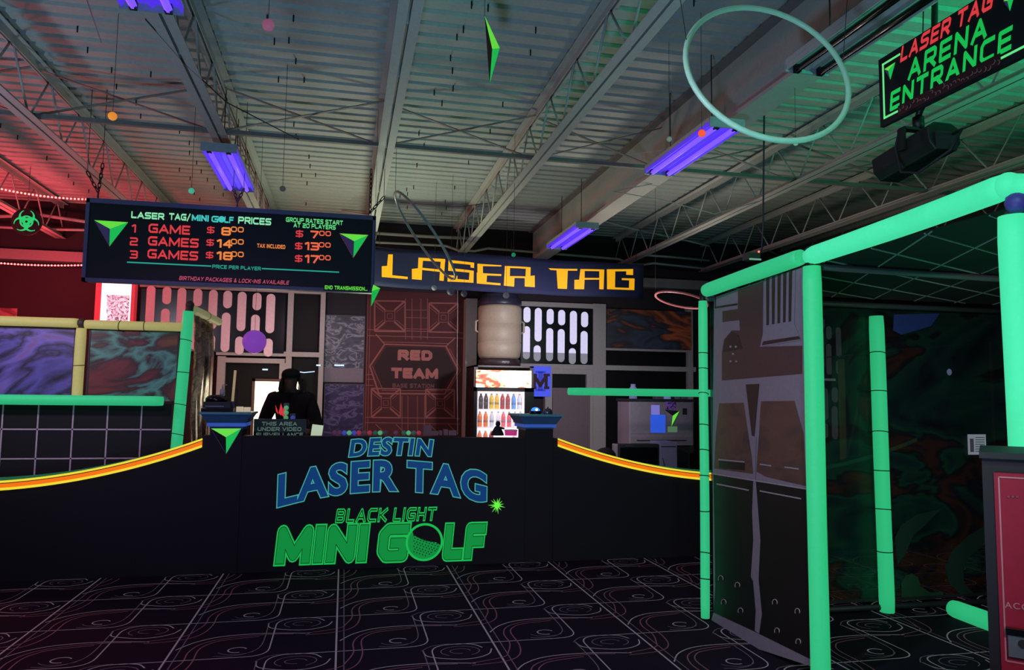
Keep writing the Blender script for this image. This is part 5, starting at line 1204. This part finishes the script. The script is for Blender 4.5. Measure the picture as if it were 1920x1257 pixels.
# plain beige drinks barrel standing on the cooler top
xb = PY(936,690,YCf+.33).x; Yb = YCf+.34
t = thing('drinks_barrel', 'beige barrel with dark lid standing on the drinks cooler', 'barrel', (xb, Yb, zT))
MB().lathe((xb,Yb,zT), [(.25,0),(.27,.02),(.27,.085),(.24,.10)], 32).build('base', mat('dark_base', rgb(48,36,38), .5), t)
BG = mat('beige_plastic', rgb(168,152,132), .5); z = zT+.10
MB().lathe((xb,Yb,z), [(.24,0),(.27,.03),(.285,.12),(.285,.20),(.28,.205),(.28,.215),(.285,.22),(.285,.44),(.28,.445),(.28,.455),(.285,.46),(.285,.66),(.27,.69)], 36).build('body', BG, t)
MB().lathe((xb,Yb,z+.69), [(.28,0),(.285,.02),(.285,.07),(.26,.10),(.24,.13),(.24,.15)], 36).build('lid', mat('dark_blue_lid', rgb(40,40,58), .4), t)
tm = MB(); a = PY(943,681,YCf+.06); text(tm, 'PEPSI', lambda u, v: Vector((xb+(-.02+.10*u), Yb-math.sqrt(.27**2-(-.02+.10*u)**2)-.003, zT+.035+.028*v)), off=.02, shear=.2); tm.build('lettering', mat('pale_letter', rgb(150,140,145), .5), t)
for s in (-1, 1): MB().tube([(xb+s*.28,Yb-.02,z+.5),(xb+s*.32,Yb-.03,z+.48),(xb+s*.32,Yb-.03,z+.36),(xb+s*.28,Yb-.02,z+.34)], .014, 8).build('handle', BG, t)
# blue M flag
Y = 10.07; x0, x1, z0, z1 = rectY(995, 687, 1033, 744, Y)
t = thing('blue_flag', 'bright blue flag with a dark interlocked letter M, right of the drinks cooler', 'flag', ((x0+x1)/2, Y, z0))
MB().box((x0,Y,z0),(x1,Y+.008,z1)).build('cloth', fluor('flag_blue', 66, 84, 228, .75, .5), t)
tm = MB(); stext(tm, 'M', onY(1013, 715.5, 28, 27, Y-.004), .25, wide=.95)
for p_, q_ in (((995.5,701),(1007,706)),((1019,701),(1031,706)),((996,725),(1006,730)),((1020,725),(1030,730))): boxY(tm, *p_, *q_, Y-.005, .002)
tm.build('letter', mat('dark_maroon_letter', rgb(52,26,40), .7), t)
tm = MB(); boxY(tm, 1009, 697, 1018, 733, Y-.002, .001); boxY(tm, 1004, 696, 1023, 700, Y-.002, .001); boxY(tm, 1004, 730, 1023, 734, Y-.002, .001); tm.build('back_letter', fluor('flag_blue_dark', 48, 60, 190, .6, .5), t)
# dim paper notices on door glass, and mural, cabinets at the right
Y = 10.06; x0, x1, z0, z1 = rectY(1138, 582, 1296, 655, Y)
N4 = nebula('mural_orange', [(.3,(20,20,28)),(.40,(40,52,70)),(.47,(30,20,22)),(.56,(170,78,36)),(.64,(100,46,30)),(.74,(26,20,24))], .9, 1.5, .6, None, 15, .7)
solo('space_mural', MB().box((x0,Y,z0),(x1,Y+.02,z1)), N4, 'orange and blue space mural high on the back wall, right of the white slots', 'mural')
def cab(nm, rect, Y, dp, m, lab, cat, ex=None):
    x0, x1, z0, z1 = rectY(*rect, Y); t = thing(nm, lab, cat, ((x0+x1)/2, Y+dp/2, z0))
    b = MB().box((x0,Y,z0),(x1,Y+dp,z1)).build('body', m, t); bv = b.modifiers.new('b', 'BEVEL'); bv.width = .008; bv.segments = 2
    if ex: ex(t, x0, x1, z0, z1, Y)
    return t
GC = mat('grey_cabinet', rgb(138,128,138), .5); GC2 = mat('pale_lilac_case', rgb(140,136,168), .5)
def ex1(t, x0, x1, z0, z1, Y):
    MB().box((x0+.04,Y+.03,0),(x1-.04,Y+.39,z0)).build('plinth', CHAR, t)
    MB().box((x0-.02,Y-.02,z1),(x1+.02,Y+.42,z1+.03)).build('top', mat('dark_top', rgb(36,42,44), .5), t)
    MB().box((x0+.02,Y-.006,z0+.03),(x1-.02,Y,z0+.11)).build('lower_drawer', mat('grey_drawer', rgb(128,120,126), .5), t); MB().box((x0+.1,Y-.012,z0+.06),(x1-.1,Y-.006,z0+.072)).build('drawer_slot', CHAR, t)
    MB().box((x0+.02,Y-.006,z0+.15),(x1-.02,Y,z1-.03)).build('door', GC, t)
cab('storage_cabinet', (1180,753,1300,836), 8.9, .42, GC, 'grey cabinet with taped papers behind the right counter dip', 'cabinet', ex1)
Yc = 8.892
def paper(rect, m, nm, lab, Y=Yc):
    q = MB(); boxY(q, *rect, Y-.004, .003); solo(nm, q, m, lab, 'paper')
paper((1220,778,1248,812), fluor('blue_paper', 48, 92, 225, .7, .5), 'paper_sheet', 'blue paper sheet taped on the grey cabinet')
paper((1221,760,1237,778), fluor('lilac_paper', 130, 125, 215, .6, .6), 'paper_sheet', 'pale lilac paper taped above the blue sheet on the grey cabinet')
paper((1248,751,1267,769), nebula('violet_tile_print', [(.4,(60,30,90)),(.5,(170,120,220)),(.6,(70,40,110))], 18, 1, .5), 'photo_print', 'small violet patterned print at the top of the grey cabinet')
paper((1252,800,1270,811), fluor('grey_green_label', 110, 150, 110, .4, .6), 'label_card', 'small grey green label under the green arrow on the cabinet')
paper((1280,766,1288,778), CHAR, 'label_card', 'small dark label at the right of the grey cabinet')
A, B, C, M = [PY(*p, Yc-.02) for p in ((1246,769),(1274,771),(1259,800),(1260,780))]; M = M+Vector((0,-.02,0))
t = thing('arrow_sign', 'green and grey arrowhead stuck on the grey cabinet', 'ornament', (A+B+C)/3)
for pts, mm, nm in (((A,B,M), CHAR, 'dark_facet'), ((B,C,M), LIME, 'lime_facet'), ((C,A,M), GC, 'grey_facet')):
    MB().add([*pts]+[p+Vector((0,.012,0)) for p in pts], [(0,1,2),(3,5,4),(0,3,4,1),(1,4,5,2),(2,5,3,0)]).build(nm, mm, t)
desk_ = 0
def ex2(t, x0, x1, z0, z1, Y):
    MB().box((x0+.02,Y-.006,z0+.03),(x1-.02,Y,z1-.04)).build('screen', INKG, t); MB().box((x0+.09,Y-.008,z1-.03),(x0+.17,Y,z1-.018)).build('badge', SLATE, t)
zd = PY(1236,891,8.3).z; xd0 = PY(1140,890,8.3).x; xd1 = PY(1300,890,8.3).x
dk_ = thing('computer_desk', 'dark desk carrying the black monitor and the lilac computer case', 'desk', ((xd0+xd1)/2, 8.5, 0))
MB().box((xd0,8.2,zd-.03),(xd1,8.8,zd)).build('desk_top', CHAR, dk_)
for xx in (xd0+.03, xd1-.03):
    for yy2 in (8.24, 8.76): MB().box((xx-.02,yy2-.02,0),(xx+.02,yy2+.02,zd-.03)).build('leg', CHAR, dk_)
cab('monitor', (1160,833,1236,891), 8.3, .1, CHAR, 'black monitor behind the right counter dip, left of the lilac case', 'monitor', ex2)
cab('computer_case', (1237,829,1270,891), 8.3, .3, GC2, 'pale lilac computer case beside the black monitor', 'computer', lambda t,x0,x1,z0,z1,Y: (MB().box((x0+.02,Y-.004,z1-.06),(x1-.02,Y,z1-.05)).build('slot', CHAR, t), MB().tube([(x0+.02,Y-.01,z0+.05),(x0+.05,Y-.02,z0+.12),(x0+.03,Y-.01,z0+.2)], .004, 5).build('cord', INK, t)))
cab('speaker_box', (1153,833,1159,891), 8.3, .1, GC, 'narrow grey box at the left side of the black monitor', 'box')
m = MB(); x, Y = PY(1135,846,7.8).x, 7.8; zz = PY(1135,846,7.8).z; m.ball((x,Y,zz-.06), .11, 16, (1.1,.9,.9)); m.tube([(x,Y,0),(x,Y,zz-.1)], .03, 8); m.lathe((x,Y,0), [(.25,0),(.25,.03),(.04,.06)], 16); solo('chair_back', m, mat('dark_chair', rgb(40,30,38), .7), 'rounded dark chair back left of the black monitor', 'chair')
Y = 9.2; x0, x1, z0, z1 = rectY(1185, 742, 1302, 748, Y)
for i, (r, m, lab) in enumerate((((1230,726,1262,742), mat('dim_box', rgb(84,70,84), .6), 'dim box on the top of the grey cabinet, left of its neighbours'), ((1266,728,1276,742), mat('dim_box3', rgb(96,100,112), .6), 'narrow grey box in the middle of the cabinet top'), ((1278,724,1290,742), mat('dim_box2', rgb(100,90,100), .6), 'small pale box at the right of the cabinet top'))):
    cab('storage_box', (r[0],r[1]+10,r[2],r[3]+8.5), 9.05, .12, m, lab, 'box', lambda t,x0,x1,z0,z1,Y: MB().box((x0-.004,Y-.004,z1-.02),(x1+.004,Y+.12,z1)).build('lid', CHAR, t))
m = MB(); x = PY(1251,735,9.0).x; zz = PY(1251,750,9.0).z; m.lathe((x,9.0,zz), [(.045,0),(.045,.05),(.02,.1),(.008,.13)], 14); solo('glue_bottle', m, fluor('pale_blue_plastic', 120,140,190,.4,.6), 'pale blue nozzle bottle in front of the boxes on the cabinet', 'bottle')
m = MB(); x = PY(1187,735,9.0).x; zz = PY(1187,750,9.0).z; m.lathe((x,9.0,zz), [(.05,0),(.05,.14),(.03,.17),(.03,.2)], 14); solo('white_jar', m, fluor('pale_lilac_jar', 120,125,170,.4,.6), 'pale lilac jar at the left end of the cabinet top', 'jar')
# step ladder, shelf and notice seen through the vinyl screen
Yl = 9.3; t = thing('step_ladder', 'dim step ladder standing behind the vinyl screen', 'ladder', (PY(1622,870,Yl).x, Yl, 0))
LM = mat('ladder_metal', rgb(150,150,160), .4); b = PY(1616,745,Yl); d = PY(1634,745,Yl); a = Vector((b.x-.09,Yl,0)); c = Vector((d.x+.09,Yl,0))
MB().bar(a,b,.03,.05).build('rail', LM, t); MB().bar(c,d,.03,.05).build('rail', LM, t)
for q in (a, c): MB().bar(q+Vector((0,.5,0)), (b if q is a else d)+Vector((0,.02,0)),.025,.03).build('rear_leg', LM, t)
for u in (.15,.32,.49,.66,.83,.98): MB().bar(a.lerp(b,u), c.lerp(d,u), .08, .025).build('step', CHAR if u < .9 else LM, t)
Yn = 6.2; m = MB(); boxY(m, 1816, 815, 1849, 853, CY-.026, .01)
t = thing('notice', 'bright white notice sheet glowing through the vinyl screen at the right', 'notice', PY(1832,853,CY-.02)); m.build('sheet', mat('lit_notice', rgb(235,225,245), .5, rgb(240,230,250), 1.5), t)
k = MB(); boxY(k, 1819, 823, 1826, 848, CY-.029, .002)
for i in range(7): boxY(k, 1829, 820+i*4.3, 1846, 821.5+i*4.3, CY-.029, .002)
k.build('print', mat('notice_print', rgb(130,110,140), .6, rgb(150,125,160), .8), t)
m = MB(); boxY(m, 1869, 640, 1888, 1150, 5.4, .03); solo('door_jamb', m, mat('rust_jamb', rgb(92,40,34), .6), 'rust red upright strip behind the rightmost green post', 'post')
m = MB(); boxY(m, 1703, 797, 1770, 822, 9.9, .3); solo('wall_shelf', m, mat('dim_shelf', rgb(58,62,62), .6), 'dim shelf box seen through the vinyl screen', 'shelf')
x = PY(1755,785,10.0).x; zz = PY(1755,797,9.9).z; solo('jar', MB().lathe((x,10.0,zz), [(.07,0),(.07,.16),(.05,.2),(.05,.22)], 14), mat('dim_jar', rgb(90,100,105), .3), 'dim jar on the shelf seen through the vinyl screen', 'jar')
solo('wall_lamp', MB().ball(PY(1780,698,10.17), .045, 12, (.8,.8,1.2)), mat('pale_blue_lamp', rgb(190,195,240), .4, rgb(190,195,245), .9), 'tiny pale blue lamp seen through the vinyl screen', 'lamp')
wire([PY(1545,671,4.9), PY(1700,655,4.95), PY(1885,640,5.4)], .004, 'pale cord strung across behind the vinyl screen', mat('pale_cord', rgb(150,150,145), .8))
# bright service window behind the person
Y = 10.08; x0, x1, z0, z1 = rectY(471, 711, 566, 830, Y)
t = thing('service_window', 'glaring warm lit window behind the person at the counter', 'window', ((x0+x1)/2, Y, z0))
WD = mat('brown_frame', rgb(78,52,40), .6); m = MB(); e = .035
m.box((x0,Y-.02,z0),(x0+e,Y+.04,z1)); m.box((x1-e,Y-.02,z0),(x1,Y+.04,z1)); m.box((x0,Y-.02,z1-e),(x1,Y+.04,z1)); m.build('frame', WD, t)
MB().box((x0+e,Y+.0,z0),(x1-e,Y+.02,z1-e)).build('lit_pane', mat('warm_window_light', rgb(255,248,215), .5, rgb(255,240,200), 3.0), t)
# ================================================================ PERSON
def person():
    Yp = 8.25; hx = PY(547,716,Yp); top = PY(545,693,Yp).z; cx = hx.x+.0; t = MB()
    # landmarks: shoulders about z 1.42, head bowed forward (towards the camera)
    c = bpy.data.metaballs  # (not used: body is a skinned chain below)
    me = bpy.data.meshes.new('body'); V = []; R = []; E = []
    def j(p, rx, ry=None, par=None):
        V.append(p); R.append((rx, ry or rx)); i = len(V)-1
        if par is not None: E.append((par, i))
        return i
    zt = top
    pel = j((cx+.02,Yp+.06,.92), .155, .12); leg = []
    for s in (-1, 1):
        h = j((cx+.02+s*.095,Yp+.06,.80), .088, None, pel); kn = j((cx+.02+s*.10,Yp+.04,.48), .062, None, h); an = j((cx+.02+s*.10,Yp+.07,.09), .042, None, kn); j((cx+.02+s*.11,Yp-.08,.045), .036, None, an)
    wa = j((cx+.02,Yp+.05,1.10), .145, .11, pel); ch = j((cx+.01,Yp+.02,1.32), .17, .125, wa); up = j((cx+.005,Yp-.01,1.45), .135, .10, ch)
    nk = j((cx,Yp-.045,1.53), .056, .058, up); hb_ = j((cx-.003,Yp-.075,zt-.18), .066, .072, nk); hm = j((cx-.004,Yp-.09,zt-.11), .078, .088, hb_); j((cx-.002,Yp-.07,zt-.04), .066, .074, hm)
    tips = []
    for s in (-1, 1):
        sh = j((cx+s*.18,Yp,1.445), .076, None, up); el = j((cx+s*.275,Yp-.02,1.19), .052, None, sh); wr = j((cx+s*.15,Yp-.27,1.08), .033, None, el); pa = j((cx+s*.12,Yp-.34,1.07), .032, .022, wr); tips.append((pa, s))
        for q in range(4): # four fingers, each a short bent chain
            o = (q-1.5)*.021; f1 = j((cx+s*.12+o,Yp-.385+abs(q-1.4)*.006,1.062), .0095, None, pa); f2 = j((cx+s*.118+o*1.1,Yp-.415+abs(q-1.4)*.008,1.045), .0085, None, f1); j((cx+s*.116+o*1.1,Yp-.425+abs(q-1.4)*.009,1.03), .007, None, f2)
        t1 = j((cx+s*.085,Yp-.34,1.06), .011, None, pa); j((cx+s*.068,Yp-.375,1.05), .009, None, t1)
    me.from_pydata(V, E, []); o = bpy.data.objects.new('tmp_body', me); COL.objects.link(o)
    sk = o.modifiers.new('s', 'SKIN'); sk.use_smooth_shade = True
    for d, r in zip(me.skin_vertices[0].data, R): d.radius = r
    me.skin_vertices[0].data[0].use_root = True
    sb = o.modifiers.new('d', 'SUBSURF'); sb.levels = 2; sb.render_levels = 2
    dg = bpy.context.evaluated_depsgraph_get(); m2 = bpy.data.meshes.new_from_object(o.evaluated_get(dg)); bpy.data.objects.remove(o)
    root = thing('person', 'person in a dark red-printed shirt and dark cap looking down behind the counter', 'person', (cx, Yp, 0))
    # face: push out nose and brow, dent the eyes on the front of the head
    for v in m2.vertices:
        co = v.co
        for (fx, fz, r, a) in ((0,-.125,.020,.024),(0,-.108,.014,.012),(-.03,-.10,.018,-.010),(.03,-.10,.018,-.010),(0,-.168,.020,.008),(0,-.195,.024,.012)):
            if co.y < Yp-.1 and co.z > 1.5:
                d = math.hypot(co.x-cx-fx, co.z-(zt+fz)); co.y -= a*math.exp(-(d/r)**2)
    m2.transform(Matrix.Translation(-Vector(root.location))); m2.materials.clear(); m2.materials.append(mat('shaded_skin', rgb(120,82,66), .6))
    for p in m2.polygons: p.use_smooth = True
    bo = bpy.data.objects.new('body', m2); COL.objects.link(bo); bo.parent = root
    # shirt: offset shell of torso and upper arms
    bm = bmesh.new(); bm.from_mesh(m2); L = Vector(root.location)
    kill = [f for f in bm.faces if not (0.90 < f.calc_center_median().z < 1.515 and (f.calc_center_median().y+L.y) > Yp-.20)]
    bmesh.ops.delete(bm, geom=kill, context='FACES'); bm.normal_update()
    for v in bm.verts: v.co += v.normal*.014
    ms = bpy.data.meshes.new('shirt'); bm.to_mesh(ms); bm.free(); ms.materials.clear(); ms.materials.append(mat('dark_shirt', rgb(20,14,14), .9)); so = bpy.data.objects.new('shirt', ms); COL.objects.link(so); so.parent = root
    md = so.modifiers.new('t', 'SOLIDIFY'); md.thickness = .006
    bm = bmesh.new(); bm.from_mesh(m2)
    kill = [f for f in bm.faces if not (.08 < f.calc_center_median().z < .95)]; bmesh.ops.delete(bm, geom=kill, context='FACES'); bm.normal_update()
    for v in bm.verts: v.co += v.normal*.010
    mt = bpy.data.meshes.new('trousers'); bm.to_mesh(mt); bm.free(); mt.materials.clear(); mt.materials.append(mat('dark_trousers', rgb(22,22,28), .85)); tr = bpy.data.objects.new('trousers', mt); COL.objects.link(tr); tr.parent = root
    # red print on the chest (flames)
    fl_ = MB()
    for i, (dx, h, lean) in enumerate(((-.125,.09,-.02),(-.10,.12,.01),(-.075,.10,.02),(-.05,.07,.0))):
        b0 = Vector((cx+dx,Yp-.165,1.30-.012*i)); fl_.add([b0+Vector((-.008,0,.02)), b0+Vector((.016,0,-.01)), b0+Vector((.022+lean,.006,h*.5)), b0+Vector((lean,.02,h))], [(0,1,2,3)])
    fl_.build('shirt_print', fluor('shirt_red', 225, 58, 66, .8, .5), root)
    # cap with a brim and long hair falling on both sides of the face
    cp = MB(); cp.lathe((cx-.003,Yp-.085,zt-.085), [(.098,0),(.099,.03),(.088,.06),(.06,.082),(.02,.092)], 20); cp.build('cap', mat('black_cap', rgb(16,14,16), .8), root)
    br = MB(); br.prism([Vector((cx-.003+.092*math.cos(a), Yp-.10-.10*abs(math.sin(a))**.7, zt-.075-.03*abs(math.sin(a)))) for a in [math.pi+math.pi*i/12 for i in range(13)]], (0,.0,.008)); br.build('cap_brim', mat('black_cap', rgb(16,14,16), .8), root)
    for s in (-1, 1):
        hr = MB()
        for q in range(5): hr.tube([(cx+s*(.078-.004*q),Yp-.10+.03*q,zt-.09),(cx+s*(.098-.003*q),Yp-.10+.03*q,zt-.15),(cx+s*(.112-.008*q),Yp-.10+.028*q,zt-.215),(cx+s*(.10-.01*q),Yp-.09+.025*q,zt-.255)], [.02,.022,.018,.004], 7)
        hr.build('hair', mat('dark_brown_hair', rgb(48,32,24), .6), root)
person()
